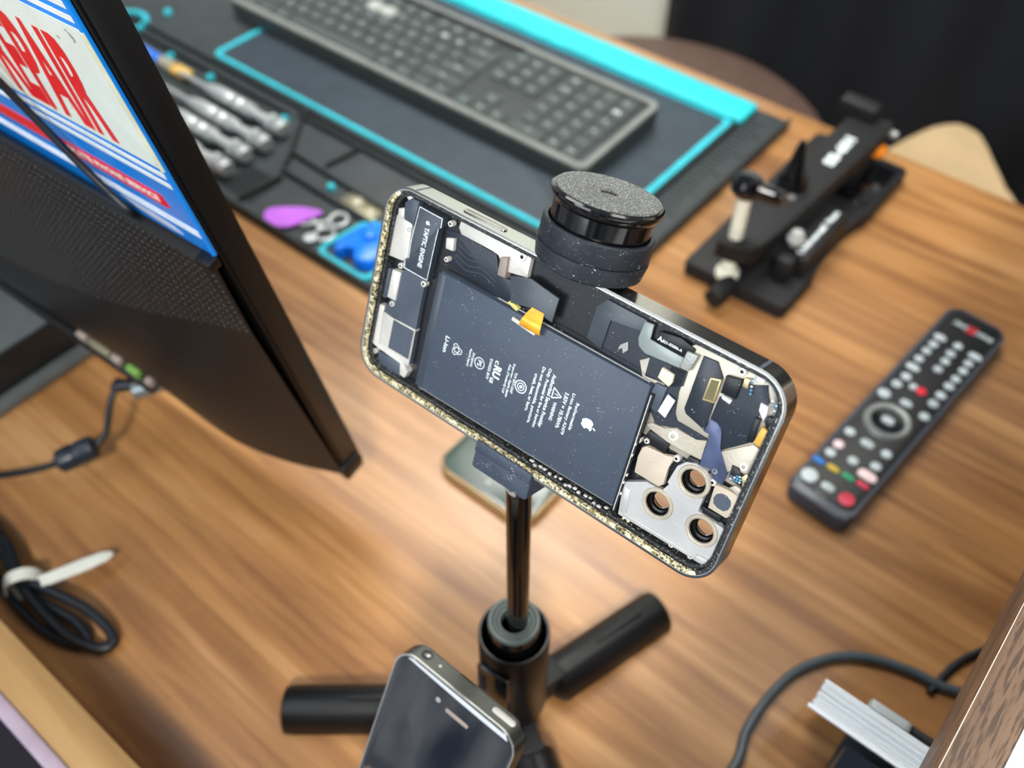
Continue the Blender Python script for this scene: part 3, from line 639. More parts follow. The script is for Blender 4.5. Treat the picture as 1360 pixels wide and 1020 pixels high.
tpart('clamp_lip', 'clamp_dusty', xf(box(57.9, 81.3, -2.2, 1.9, .15, 1.3, .4), LW @ Matrix.Scale(.001, 4) @ T(-73.35, -35.75, 0)), True, parent=cb)
tpart('back_spine', 'black_matte', xf(box(66, 80, -6, 76, -15.2, -10.2, .8), LW @ Matrix.Scale(.001, 4) @ T(-73.35, -35.75, 0)), True)
def head(prof): return xf(lathe(prof, 64), LW @ Matrix.Scale(.001, 4) @ T(74.0 - 73.35, 71.8 - 35.75, -8) @ RX(-PI / 2))
tpart('clamp_ring', 'black_dusty', head([(0, 0), (14.8, 0), (16.4, 1.0), (17.2, 5.6), (17.2, 6.2), (0, 6.2)]), True)
tpart('clamp_ring', 'black_dusty', head([(0, 6.2), (16.6, 6.2), (16.9, 6.7), (16.9, 12.6), (16.5, 13.1), (15.5, 13.1), (15.3, 12.6), (15.3, 9), (0, 9)]), True)
cp = tpart('clamp_cap', 'black_gloss', head([(0, 9), (14.8, 9), (15.0, 14), (15.2, 18.6), (16.4, 20.0), (16.9, 21.2), (16.8, 22.0), (16.2, 22.5), (0, 22.5)]), True)
pd = lathe([(2.6, 22.4), (15.4, 22.4), (15.7, 22.7), (15.5, 23.2), (3.0, 23.2), (2.6, 22.9)], 64, True)
tpart('foam_pad', 'foam', xf(pd, LW @ Matrix.Scale(.001, 4) @ T(74.0 - 73.35, 71.8 - 35.75, -8) @ RX(-PI / 2)), True, parent=cp, label='dusty grey disc with a hole')

# ================================================================ other phones
def rot_phone(x, y, z, tilt):
    a = math.radians(tilt); u = Vector((0, math.cos(a), math.sin(a))); n = Vector((0, -math.sin(a), math.cos(a)))
    return Matrix(((1, u.x, n.x, x), (0, u.y, n.y, y), (0, u.z, n.z, z), (0, 0, 0, 1)))
SW, SL, ST = .0586, .1152, .0093
SM = rot_phone(-.1035, .0945, .160, 62)                  # origin: middle of the top front edge, local -y runs down the screen
sp = thing('small_phone', 'small phone with dark glass and a metal band leaning on its stand below the tripod', 'phone', SM)
body = rrect(-SW / 2, SW / 2, -SL, 0, .0088, 8)
inn = rrect(-SW / 2 + .0011, SW / 2 - .0011, -SL + .0011, -.0011, .0078, 8)
bd = obj('metal_band', ring(body, inn, -ST + .0012, -.0009), 'band_silver', sp)
obj('bright_edge', ring(body, rrect(-SW / 2 + .0007, SW / 2 - .0007, -SL + .0007, -.0007, .0081, 8), -.0009, -.0004), 'frame_line', bd)
obj('front_glass', prism(rrect(-SW / 2 + .0007, SW / 2 - .0007, -SL + .0007, -.0007, .0081, 8), -.0011, 0, .0004), 'screen_glass', sp)
obj('back_panel', prism(rrect(-SW / 2 + .0005, SW / 2 - .0005, -SL + .0005, -.0005, .0083, 8), -ST, -ST + .0013), 'black_gloss', sp)
obj('earpiece', xf(prism(rrect(-.0055, .0055, -.0009, .0009, .0008), 0, .00012), T(.0035, -.0105, 0)), 'taupe', sp)
obj('front_camera', xf(cyl(.0011, 0, .00012, 20), T(-.0062, -.0092, 0)), 'silver2', sp)
obj('headphone_jack', xf(lathe([(.0013, -.0002), (.0023, -.0002), (.0023, .0003), (.0014, .0003)], 24, True), T(-.0195, 0, -.0052) @ RX(-PI / 2)), 'black_gloss', bd)
obj('jack_contact', xf(cyl(.0010, 0, .0003, 16), T(-.0185, 0, -.0048) @ RX(-PI / 2)), 'silver', bd)
obj('microphone_hole', xf(cyl(.0006, 0, .0002, 12), T(-.0125, 0, -.0048) @ RX(-PI / 2)), 'silver', bd)
obj('power_button', xf(prism(rrect(-.0052, .0052, -.0013, .0013, .0012), 0, .0006, .0002), T(.0185, 0, -.0050) @ RX(-PI / 2)), 'silver', bd)
st = thing('phone_stand', 'small black stand carrying the small phone in front of the tripod', 'stand', T(-.1035, .045, 0))
obj('base', prism(rrect(-.026, .026, -.03, .045, .006), 0, .005, .001), 'black_matte', st)
bp = box(-.02, .02, -.03 - .09 + .045, -.002, -.0035, 0, .0008)
a = math.radians(62)
obj('back_plate', xf(box(-.02, .02, -.115, -.035, -ST - .0042, -ST - .0003, .0008), T(0, .0495, .16) @ RX(a)), 'black_matte', st)
obj('lip', xf(box(-.02, .02, -.1192, -.1155, -ST - .0042, .004, .0008), T(0, .0495, .16) @ RX(a)), 'black_matte', st)
obj('strut', box(-.008, .008, .0145, .022, .004, .075, .001), 'black_matte', st)

DP = T(-.2235, .2765, 0)
dp = thing('screen_down_phone', 'phone lying on the desk behind the tripod pole with a green grey screen', 'phone', DP)
obj('body', prism(rrect(-.0372, .0372, -.0365, .1105, .0105, 8), .0005, .0078, .0012), 'gold_band', dp)
obj('screen', prism(rrect(-.0357, .0357, -.035, .109, .0095, 8), .0078, .0084, .0003), 'green_glass', dp)
obj('front_camera', xf(cyl(.0016, .0084, .00848, 20), T(-.0005, -.0265, 0)), 'pale_grey', dp)

# ================================================================ monitor and sign
ya, ta = math.radians(3), math.radians(10.5)
xm = Vector((math.cos(ya), math.sin(ya), 0)); um = Vector((math.sin(ta) * math.sin(ya), -math.sin(ta) * math.cos(ya), math.cos(ta))); nm = xm.cross(um)
MM = Matrix(((xm.x, um.x, nm.x, -.2686), (xm.y, um.y, nm.y, .1758), (xm.z, um.z, nm.z, .05), (0, 0, 0, 1)))
mo = thing('monitor', 'black monitor seen from behind with a dimpled back above the cable ports', 'monitor', MM)
obj('bezel', box(-.54, 0, 0, .335, -.0185, -.0060, .0012), 'black', mo)
obj('screen', box(-.53, -.01, .012, .327, -.0192, -.0184), 'screen_glass', mo)
obj('back_shell', box(-.5390, -.0010, .0010, .334, -.0062, -.0045, .0006), 'monitor', mo)
obj('corner_foot', xf(box(-.006, .0015, -.0012, .012, -.017, -.003, .0015), T()), 'black', mo)
def lerp(pts, s):
    for (a, va), (b_, vb) in zip(pts, pts[1:]):
        if s <= b_: 
            t = (s - a) / (b_ - a); t = t * t * (3 - 2 * t) if False else t
            return va + (vb - va) * t
    return pts[-1][1]
# outline curves of the bulged lower housing, as height and depth over the distance from the right edge
arc_b = [(0, .150), (.03, .147), (.065, .138), (.10, .126), (.18, .100), (.27, .085), (.54, .085)]
arc_c = [(0, .0), (.03, .008), (.065, .015), (.10, .018), (.18, .021), (.27, .022), (.54, .022)]
low_b = [(0, .004), (.03, .010), (.06, .020), (.104, .036), (.16, .047), (.27, .05), (.54, .05)]
low_c = [(0, -.004), (.03, .010), (.06, .0195), (.104, .0205), (.16, .021), (.27, .022), (.54, .022)]
def smoothed(pts, s):
    return (lerp(pts, max(0, s - .012)) + 2 * lerp(pts, s) + lerp(pts, s + .012)) / 4 if s > .012 else lerp(pts, s)
NS = 60
ss = [.0012 + (.5388 - .0012) * (i / NS) ** 1.5 for i in range(NS + 1)]
up, lo, un = bmesh.new(), bmesh.new(), bmesh.new()
LED = .1985
def strip(bm, rows):
    vs = [[bm.verts.new(p) for p in r] for r in rows]
    for r, q in zip(vs, vs[1:]):
        for k in range(len(r) - 1): bm.faces.new((r[k], r[k + 1], q[k + 1], q[k]))
R1, R2, R3, R0 = [], [], [], []
for s in ss:
    ab, ac, lb, lc = smoothed(arc_b, s), smoothed(arc_c, s), smoothed(low_b, s), smoothed(low_c, s)
    tc = .0022 if s > .006 else .0022 - .004 * (1 - s / .006)
    R0.append([(-s, LED + .0015, -.0045), (-s, LED + .0012, tc - .0012), (-s, LED, tc)])
    R1.append([(-s, LED, tc)] + [(-s, LED + (ab - LED) * k / 8, tc + (ac - tc) * (k / 8) ** .85) for k in range(1, 9)])
    R2.append([(-s, ab + (lb - ab) * k / 10, ac + (lc - ac) * k / 10 + .0055 * math.sin(PI * k / 10) * min(1, s / .06)) for k in range(11)])
    R3.append([(-s, lb, lc), (-s, lb - .002, lc - .003), (-s, lb * .8, min(lc, .0) - .002), (-s, .003, -.0045)])
strip(up, R1); strip(lo, R2); strip(un, R3); lg = bmesh.new(); strip(lg, R0)
hs = obj('rear_housing', join(lo, un), 'monitor', mo, sharp=50)
obj('dimpled_panel', up, 'monitor_dots', hs, sharp=80)['label'] = 'dimpled back panel'
obj('ledge', lg, 'monitor', hs, sharp=60)
obj('ledge_corner', xf(box(-.008, .001, LED - .003, LED + .0018, -.003, .0028, .0008), T()), 'monitor', hs)
pb = obj('port_bar', box(-.26, -.105, .044, .052, .0215, .0285, .002), 'black', mo)
for x0, x1, m in ((-.166, -.158, 'taupe'), (-.155, -.137, 'dull_brass'), (-.135, -.128, 'taupe'), (-.122, -.112, 'pin_green'), (-.106, -.101, 'taupe')):
    obj('port', box(x0, x1, .0525, .058, .0215, .027, .0006), m, mo)
stand = obj('foot_plate', xf(box(-.735, -.5125, .03, .168, .0003, .009, .003), MM.inverted()), 'stand_grey', mo)
obj('neck_bar', xf(box(-.66, -.5235, .010, .215, .0095, .04, .004), MM.inverted()), 'stand_grey', mo)
obj('neck_side', xf(box(-.5235, -.5205, .012, .213, .0095, .039, .001), MM.inverted()), 'stand_dark', mo)
obj('neck', xf(box(-.655, -.54, .168, .212, .035, .16, .006), MM.inverted()), 'stand_dark', mo)

sg = thing('tin_sign', 'blue and white tin sign with red repair lettering leaning on the monitor back', 'sign', MM @ T(0, 0, -.0038))
obj('plate', box(-.33, -.0006, .2003, .405, 0, .0014, .0006), 'sign_blue', sg)
z1 = .0014
def sl(name, m, x0, x1, b0, b1, z=.0016, dip=.0, par=None):
    """band across the sign whose right end dips into the rolled edge"""
    n = 24; pts = [(x0 + (x1 - x0) * k / n) for k in range(n + 1)]
    d = lambda x: -dip * max(0, (x + .03) / .03) ** 2 if x > -.03 else 0
    return obj(name, prism([(x, b0 + d(x)) for x in pts] + [(x, b1 + d(x)) for x in pts[::-1]], z1 - .0002, z), m, par or sg)
fd = sl('white_field', 'sign_white', -.33, -.0009, .2475, .3060, dip=.0)
for b0, b1 in ((.2423, .2448), (.2372, .2396), (.3085, .3108), (.3135, .3160)): sl('stripe', 'sign_stripe', -.33, -.0009, b0, b1, dip=.0)
sl('stripe', 'sign_stripe', -.33, -.0009, .2128, .2142); sl('stripe', 'sign_stripe', -.33, -.0009, .2102, .2117)
rb = obj('ribbon', prism([(-.20, .2205), (-.0155, .2205), (-.0135, .2215), (-.0152, .2276), (-.20, .2276)], z1 - .0002, .0017), 'sign_red', sg)
obj('lettering', xf(text('COMPLETE PHONE SERVICE', w=.066, h=.0036, bold=.02), T(-.051, .2241, .00172)), 'sign_stripe', rb)
obj('script_flourish', prism([(-.0165, .2042), (-.021, .2063), (-.032, .2075), (-.046, .2080), (-.052, .2082), (-.044, .2052), (-.032, .2040), (-.022, .2036)], z1 - .0002, .0016), 'sign_script', sg)
rl = obj('rolled_edge', join(tube([(-.0009, .201, .0009), (-.0009, .405, .0009)], .0011, 10, sm=False)), 'sign_blue', sg)
obj('cream_edge', tube([(-.0011, .2475, .0012), (-.0011, .306, .0012)], .0012, 10, sm=False), 'sign_edge', rl)  # cream rolled edge beside the white field
shear = Matrix(((1, .11, 0, 0), (0, 1, 0, 0), (0, 0, 1, 0), (0, 0, 0, 1)))
obj('lettering', xf(text('REPAIR', w=.0595, h=.0468, bold=.036), T(-.0497, .2735, .0017) @ shear), 'sign_red', fd)
obj('lettering', xf(text('PHONE', w=.13, h=.05, bold=.03), T(-.12, .355, .0017)), 'sign_red', sg)
tag(obj('sign_tube', xf(tube([(-.125, .43, .012), (-.112, .36, .0095), (-.094, .29, .0052), (-.0815, .252, .0014), (-.066, .226, .0006), (-.053, .211, .0004), (-.046, .2036, .0002), (-.06, .2027, -.0001), (-.12, .2026, -.0001), (-.3, .2026, -.0001)], .0016, 12), MM @ T(0, 0, .0005)), 'cable_dark'), 'thin dark tube running over the face of the tin sign', 'cable')  # thin dark tube along the streak across the sign face

# power lead
pc = thing('power_lead', 'black power lead with ferrite bead and metal plug at the monitor ports', 'cable', T(-.45, .1, 0))
pl = T(.45, -.1, 0)
obj('lead', xf(tube([(-.62, .018, .003), (-.52, .021, .0035), (-.483, .043, .008), (-.462, .058, .012), (-.440, .075, .02), (-.4285, .090, .0245), (-.4225, .102, .027), (-.4205, .115, .031), (-.4295, .1285, .040), (-.4340, .1395, .048), (-.4345, .1385, .0475)], .0021, 12), pl), 'cable_dark', pc)
fb = Vector((-.4255, .0965, .026)); fd_ = Vector((.006, .012, .0025)).normalized()
q = fd_.to_track_quat('Z', 'Y').to_matrix().to_4x4()
obj('ferrite_bead', xf(lathe([(0, -.0125), (.0055, -.0125), (.0075, -.0105), (.0078, -.002), (.0070, 0), (.0078, .002), (.0075, .0105), (.0055, .0125), (0, .0125)], 28), pl @ Matrix.Translation(fb) @ q), 'holder_dark', pc)
p0 = Vector((-.4165, .1455, .0500)); pd_ = Vector((.0155, .0165, .006)).normalized()
q = pd_.to_track_quat('Z', 'Y').to_matrix().to_4x4()
obj('plug', xf(lathe([(0, -.004), (.0050, -.004), (.0058, -.002), (.0055, .008), (.0048, .017), (.0024, .0185), (.0024, .0225), (0, .0225)], 24), pl @ Matrix.Translation(p0) @ q), 'plug', pc)
obj('plug_boot', xf(tube([(-.4335, .1395, .0478), (-.4300, .1400, .0480), (-.4240, .1445, .0495), (-.4165, .1455, .0500)], .0042, 12), pl), 'cable_dark', pc)

# cable bundle with a strap
cbn = thing('cable_coil', 'coiled black cable held by a white strap beside the front board', 'cable', T(-.37, .04, 0))
cc = T(.37, -.04, 0)
obj('coil', xf(tube([(-.49, .010, .004), (-.458, .031, .006), (-.424, .033, .009), (-.392, .0265, .012), (-.365, .0235, .012), (-.338, .0240, .008), (-.322, .0300, .005), (-.3175, .0370, .0045), (-.326, .0410, .006), (-.345, .0395, .010), (-.366, .0335, .013), (-.388, .0285, .014), (-.414, .035, .011), (-.455, .036, .006), (-.488, .020, .004)], .0031, 12), cc), 'cable_dark', cbn)
obj('coil', xf(tube([(-.475, .009, .0035), (-.43, .022, .006), (-.39, .017, .007), (-.36, .0165, .005), (-.335, .0225, .0034), (-.330, .030, .0034), (-.345, .032, .005), (-.37, .027, .007), (-.40, .029, .008), (-.45, .030, .0035), (-.48, .014, .0035)], .0028, 12), cc), 'cable_dark', cbn)
sr = []
for k in range(22):
    a = 2 * PI * k / 22; sr.append(Vector((0, .0085 * math.cos(a), .0085 * math.sin(a))))
loop = lathe([(.0096, -.0038), (.0106, -.0038), (.0106, .0038), (.0096, .0038)], 32, True)
obj('strap', xf(loop, cc @ T(-.3835, .0265, .0108) @ RZ(math.radians(-28)) @ RY(PI / 2)), 'tie', cbn)
tl = prism([(0, -.0040), (.025, -.0044), (.036, -.0034), (.0405, -.0014), (.0405, .0014), (.036, .0034), (.025, .0040), (0, .0038)], 0, .0011, .0002)
obj('strap_end', xf(tl, cc @ T(-.3735, .0325, .0155) @ RZ(math.radians(74)) @ RY(math.radians(10))), 'tie', cbn)

# ================================================================ work mat
wm = thing('repair_mat', 'black rubber work mat with turquoise trim and a moulded parts tray', 'mat', T(-.6, .5, 0))
w_ = T(.6, -.5, 0)
def wp(name, m, bm, par=None, label=None):
    o = obj(name, xf(bm, w_), m, par or wm)
    if label: o['label'] = label
    return o
X0, X1 = -.98, -.2665
wp('base', 'mat_black', prism(rrect(X0, X1, .3265, .7185, .006), 0, .004, .0006))
wp('work_surface', 'mat_inner', prism(rrect(-.7515, -.3095, .4655, .682, .006), .004, .0056, .0003))
wp('trim_line', 'teal', ring(rrect(-.7545, -.3065, .4625, .686, .0085), rrect(-.7490, -.3125, .4670, .682, .006), .004, .0066), label='turquoise trim line')
wp('back_band', 'teal_band', box(-.98, -.2995, .6835, .7165, .0035, .0105, .0022), label='wide turquoise band')
def rib(pts, h=.0085, w=.0028): 
    return join(*[xf(box(-.001, (Vector(b_) - Vector(a_)).length + .001, -w / 2, w / 2, .0038, h, .0006, 1), T(a_[0], a_[1], 0) @ RZ(math.atan2(b_[1] - a_[1], b_[0] - a_[0]))) for a_, b_ in zip(pts, pts[1:])])
for pts in ([(X0, .3282), (X1, .3282)], [(X0, .4545), (-.262 - .006, .4545)], [(-.6130, .4530), (-.5735, .3990), (-.5680, .3900)], [(-.5770, .4045), (-.47, .4000), (-.36, .4000)], [(-.5345, .4460), (-.5400, .4110)],
            [(-.5645, .3830), (-.4720, .3800), (-.36, .3800)], [(-.5580, .3760), (-.5625, .3350)], [(-.98, .4415), (-.622, .4415)], [(-.614, .4460), (-.36, .4460)], [(X1 - .0015, .328), (X1 - .0015, .717)], [(-.3025, .462), (-.3025, .70)]):
    wp('tray_rib', 'mat_rib', rib(pts))
for k in range(34):
    y = .475 + k * .0068
    wp('ruler_tick', 'mat_rib', box(-.2985, -.276 - (.008 if k % 5 else 0), y, y + .0008, .0039, .0046))
for k in range(9): wp('tray_groove', 'mat_rib', box(-.590 + k * .0042, -.5885 + k * .0042, .338, .372, .0039, .0052))
for x, y in ((-.852, .485), (-.782, .434), (-.723, .435), (-.619, .434), (-.516, .393)):
    wp('pin', 'teal', xf(lathe([(0, .004), (.0042, .004), (.0042, .0065), (.003, .0082), (0, .0088)], 20), T(x, y, 0)), label='small turquoise pin')
wp('bead_ring', 'teal', xf(lathe([(.0165, .004), (.0225, .004), (.022, .0075), (.017, .0075)], 40, True), T(-.868, .446, 0)), label='turquoise pocket rim')
so = rrect(-.468, -.412, .330, .3845, .008, 6); so[6 + 1:13 + 1] = [(-.452, .3845), (-.456, .3842), (-.459, .3825), (-.461, .380), (-.4625, .377), (-.4635, .374), (-.464, .371)]
si = [(-.440 + (x + .440) * .86, .357 + (y - .357) * .86) for x, y in so]
wp('slot_rim', 'teal', ring(so, si, .004, .0078), label='turquoise slot rim')

# tools in the tray
def driver(name_y, xr, label):
    t = thing('precision_screwdriver', label, 'screwdriver', T(xr, name_y, .0128), 'screwdrivers in the tray')
    r = Matrix.Diagonal((1, 1.65, 1.65, 1)) @ RY(-PI / 2)
    obj('handle', xf(lathe([(0, .012), (.0026, .0125), (.0030, .016), (.0026, .030), (.0028, .034), (.0042, .036), (.0042, .046), (.0036, .048), (.0042, .050), (.0042, .060), (.0036, .062), (.0042, .064), (.0042, .082), (.0030, .094), (.0018, .1), (0, .1)], 20), r), 'chrome', t)
    obj('cap', xf(lathe([(0, -.006), (.0036, -.006), (.0046, -.004), (.0046, .001), (.003, .002), (.003, .004), (.0052, .005), (.0052, .011), (.0032, .0125), (0, .0125)], 20), r), 'chrome', t)
    obj('shaft', xf(lathe([(0, .1), (.0013, .1), (.0013, .135), (.0006, .14), (0, .14)], 12), r), 'chrome', t)
for y, x, l in ((.4165, -.6035, 'silver precision screwdriver farthest back in the row of four'), (.3925, -.5985, 'second silver screwdriver from the back of the row of four'),
                (.3715, -.6000, 'third silver screwdriver from the back of the row of four'), (.3490, -.5975, 'silver precision screwdriver nearest the front edge of the work mat')):
    driver(y, x, l)
t = thing('brush', 'cleaning brush with a blue handle and tan bristles in the mat tray', 'brush', T(-.765, .4205, .009))
obj('handle', xf(lathe([(0, .01), (.005, .01), (.0055, .03), (.0048, .085), (.003, .1), (0, .1)], 20), RY(-PI / 2)), 'blue_handle', t)
obj('ferrule', xf(lathe([(0, -.009), (.0062, -.009), (.0056, .011), (0, .011)], 20), RY(-PI / 2)), 'ferrule', t)
obj('bristles', box(-.0005, .021, -.0055, .0055, -.0025, .0025, .0015) if False else xf(box(.008, .030, -.0062, .0062, -.003, .003, .0015), T()), 'bristle', t)
tag(obj('scalpel_tip', xf(prism([(-.03, -.003), (0, -.003), (.004, 0), (0, .003), (-.03, .003)], 0, .002, .0004), T(-.757, .3905, .0045)), 'chrome'), 'short silver blade tip beside the screwdrivers', 'blade')
pk = smooth([(-.4985, .3655, 0), (-.512, .3600, 0), (-.526, .3490, 0), (-.5335, .3395, 0), (-.527, .3310, 0), (-.516, .3295, 0), (-.505, .3350, 0), (-.4985, .3520, 0), (-.4955, .3625, 0)], True, 6)
tag(obj('opening_pick', prism([(v.x, v.y) for v in pk], .0062, .0078, .0006), 'purple'), 'purple teardrop opening pick lying in the mat tray', 'pick')
def rng(x, y, z, R, r, tilt): return xf(lathe([(R + r * math.cos(2 * PI * k / 10), r * math.sin(2 * PI * k / 10)) for k in range(10)], 32, True), T(x, y, z) @ RX(tilt))
tag(obj('eject_pin', join(rng(-.4775, .3655, .0095, .0072, .0013, .1), xf(box(-.03, -.007, -.0009, .0009, -.0009, .0009, .0003), T(-.4775, .3655, .0095) @ RZ(.9))), 'chrome'), 'silver ring shaped eject pin behind its twin near the blue clip', 'pin', 'eject pins')
tag(obj('eject_pin', join(rng(-.4760, .3485, .0068, .0075, .0014, .0), xf(box(-.028, -.0075, -.0009, .0009, -.0009, .0009, .0003), T(-.4760, .3485, .0068) @ RZ(-.3))), 'chrome'), 'silver ring shaped eject pin touching the tip of the purple pick', 'pin', 'eject pins')
tag(obj('metal_cap', xf(lathe([(0, 0), (.0055, 0), (.006, .002), (.005, .0045), (0, .005)], 24), T(-.481, .3375, .0041)), 'chrome'), 'small round silver cap below the purple pick tip', 'cap')
t = thing('battery_contact', 'dull brass spring contact plate near the corner of the opened phone', 'contact', T(-.483, .3925, .004))
obj('plate', xf(box(-.016, .022, -.007, .007, 0, .0014, .0005), RZ(-.03)), 'dull_brass', t)
obj('dome', xf(lathe([(0, .0014), (.0055, .0014), (.0048, .003), (0, .0036)], 24), T(-.003, .001, 0)), 'ferrule', t)
obj('dome', xf(lathe([(0, .0014), (.0035, .0014), (.003, .0028), (0, .0032)], 24), T(.0145, -.001, 0)), 'ferrule', t)
t = thing('suction_clip', 'bright blue plastic clip in the turquoise rimmed slot', 'clip', T(-.438, .357, .004))
bq = [(-.0165, -.0185), (-.0095, -.0185), (-.007, -.0105), (-.001, -.0085), (.002, -.0165), (.009, -.0185), (.0185, -.0125), (.0185, .006), (.010, .0175), (-.006, .0215), (-.0145, .0175), (-.0155, .004)]
bq = [(v.x, v.y) for v in smooth([(x, y, 0) for x, y in bq], True, 5)]
obj('body', prism(bq, 0, .0105, .003), 'blue', t)
obj('grip', xf(box(-.0065, .0065, -.005, .005, .0098, .0145, .0022), T(-.003, .007, 0) @ RZ(-.5)), 'blue', t)

# ================================================================ keyboard
KX0, KX1, KY0, KY1 = -.797, -.3535, .5215, .6365
kb = thing('keyboard', 'grey full size keyboard with dark keys lying on the work mat', 'keyboard', T(-.575, .58, .0056))
kt = T(.575, -.58, 0)
ks = Matrix(((1, 0, 0, 0), (0, 1, 0, 0), (0, .035, 1, -.0179), (0, 0, 0, 1)))     # slopes up toward the far edge
def kz(bm): return xf(bm, kt @ ks)
obj('case', kz(join(prism(rrect(KX0, KX1, KY0, KY1, .009, 8), .0015, .0165, .0035))), 'kb_plate', kb)
obj('rim', kz(ring(rrect(KX0 + .0005, KX1 - .0005, KY0 + .0005, KY1 - .0005, .009, 8), rrect(KX0 + .006, KX1 - .006, KY0 + .0065, KY1 - .006, .005, 8), .0150, .0192)), 'kb_case', kb)
for x in (-.735, -.39):
    for y in (.53, .628): obj('foot', kz(cyl(.006, -.0002 - .035 * 0, .002, 16) if False else xf(cyl(.006, -.0035 if y > .6 else .0, .002, 16), T(x, y, 0))), 'black_matte', kb)
obj('groove', kz(box(-.72, -.50, .6285, .6315, .0165, .0195, .0005)), 'black_matte', kb)
U = .01855
def keycap(w, d):
    hw, hd = w / 2, d / 2; bm = bmesh.new(); rows = []
    for k, (i, z) in enumerate(((0, 0), (0, .0022), (.0006, .0034), (.0016, .0038), (.0042, .0030))):
        rows.append([bm.verts.new((x, y, z)) for x, y in rrect(-hw + i, hw - i, -hd + i, hd - i, max(.0006, .0025 - i * .4), 3)])
    n = len(rows[0])
    for a, b_ in zip(rows, rows[1:]):
        for j in range(n): bm.faces.new((a[j], a[(j + 1) % n], b_[(j + 1) % n], b_[j]))
    bm.faces.new(rows[-1])
    return bm
LET = {}
def legend_bm(s):
    if s not in LET:
        bm = text(s, h=.0034 if len(s) == 1 else .0026, bold=.02); me = bpy.data.meshes.new('lg'); bm.to_mesh(me); bm.free(); LET[s] = me
    return LET[s]
KC = {}
def key(cx, cy, w, s, light=False):
    bm = keycap(w * U - .0022, U * .86 - .0018)
    nf = len(bm.faces)
    if s:
        b2 = bmesh.new(); b2.from_mesh(legend_bm(s)); xf(b2, T(-.0012 if w < 1.4 else 0, .0008, .0035))
        bm = join(bm, b2)
    o = obj('key', xf(bm, T(cx, cy, 0)), ['key_light' if light else 'key', 'legend'], kb)
    o.data.transform(kt @ ks @ T(0, 0, .0155))
    for i, p in enumerate(o.data.polygons): p.material_index = 0 if i < nf else 1
    return o
x0 = KX0 + .0085; RY_ = [.5368, .5531, .5694, .5857, .6020, .6178]
rows_ = [
    [('ctrl', 1.25), ('', 1.25), ('alt', 1.25), ('', 6.25), ('alt', 1.25), ('fn', 1.25), ('', 1.25), ('ctrl', 1.25)],
    [('shift', 2.25)] + [(c, 1) for c in 'ZXCVBNM,./'] + [('shift', 2.75)],
    [('caps', 1.75)] + [(c, 1) for c in "ASDFGHJKL;'"] + [('enter', 2.25)],
    [('tab', 1.5)] + [(c, 1) for c in 'QWERTYUIOP[]'] + [('', 1.5)],
    [(c, 1) for c in '`1234567890-='] + [('back', 2)],
    [('esc', 1), (None, .5)] + [('F%d' % k, 1) for k in range(1, 5)] + [(None, .33)] + [('F%d' % k, 1) for k in range(5, 9)] + [(None, .33)] + [('F%d' % k, 1) for k in range(9, 13)] + [(None, .34)]]
for ry, row in zip(RY_, rows_):
    x = x0
    for s, w in row:
        if s is not None: key(x + w * U / 2, ry, w, s, ry > .6 and s in ('6', '7'))
        x += w * U
xn = x0 + 15.35 * U
for r, row in enumerate((('<', 'v', '>'), (None, '^', None), (None, None, None), ('del', 'end', 'dn'), ('ins', 'hm', 'up'), ('prt', 'scr', 'ps'))):
    for c, s in enumerate(row):
        if s: key(xn + (c + .5) * U, RY_[r], 1, s)
xp = xn + 3.35 * U
for r, row in enumerate((('0', '.', None), ('1', '2', '3'), ('4', '5', '6'), ('7', '8', '9'), ('num', '/', '*'), ('=', '(', ')'))):
    if r == 0:
        key(xp + U, RY_[0], 2, '0'); key(xp + 2.5 * U, RY_[0], 1, '.')
        continue
    for c, s in enumerate(row): key(xp + (c + .5) * U, RY_[r], 1, s)
for r, s in ((0, 'ent'), (1, ''), (2, '+'), (3, '+'), (4, '-'), (5, 'c')): key(xp + 3.5 * U, RY_[r], 1, s)

# ================================================================ board fixture
fx = thing('board_holder', 'black metal board holder with knobs and an orange stop', 'holder', T(-.2, .6, 0))
ft = T(.2, -.6, 0)
def fp(name, m, bm, par=None, label=None):
    o = obj(name, xf(bm, ft), m, par or fx)
    if label: o['label'] = label
    return o
outl = [(-.2385, .499), (-.2360, .496), (-.1575, .4985), (-.1545, .502), (-.1545, .545), (-.1575, .556), (-.1605, .570), (-.1605, .605), (-.1580, .622), (-.1545, .635), (-.1545, .706), (-.158, .710), (-.2345, .710), (-.2385, .706)]
fp('base_plate', 'black_matte', prism(outl, .0, .0125, .0015))
fp('base_recess', 'black_gloss', box(-.1900, -.1600, .640, .700, .0125, .0132, .0004))
fp('upper_arm', 'black_matte', prism([(v.x, v.y) for v in smooth([(-.2145, .500, 0), (-.209, .4915, 0), (-.200, .492, 0), (-.188, .500, 0), (-.184, .53, 0), (-.180, .60, 0), (-.177, .695, 0), (-.181, .702, 0), (-.207, .702, 0), (-.210, .696, 0), (-.212, .60, 0)], True, 4)], .036, .050, .002))
fp('arm_block', 'black_matte', box(-.212, -.192, .516, .550, .0125, .0365, .003))
fp('arm_block', 'black_matte', box(-.2085, -.180, .655, .700, .0125, .0365, .003))
fp('end_jaw', 'black_matte', box(-.222, -.190, .6900, .706, .036, .062, .003))
fp('side_jaw', 'black_matte', box(-.179, -.166, .520, .5325, .0125, .033, .003))
fp('ball_stop', 'pale_grey', xf(lathe([(0, -.007), (.004, -.006), (.0068, 0), (.004, .006), (0, .007)], 24), T(-.1745, .540, .040)), label='pale grey ball stop')
fp('orange_stop', 'orange', box(-.190, -.1725, .6820, .6950, .0275, .0355, .0025), label='orange stop')
fp('post', 'ivory', xf(cyl(.0052, .049, .090, 24), T(-.2055, .503, 0)), label='ivory post under the knob')
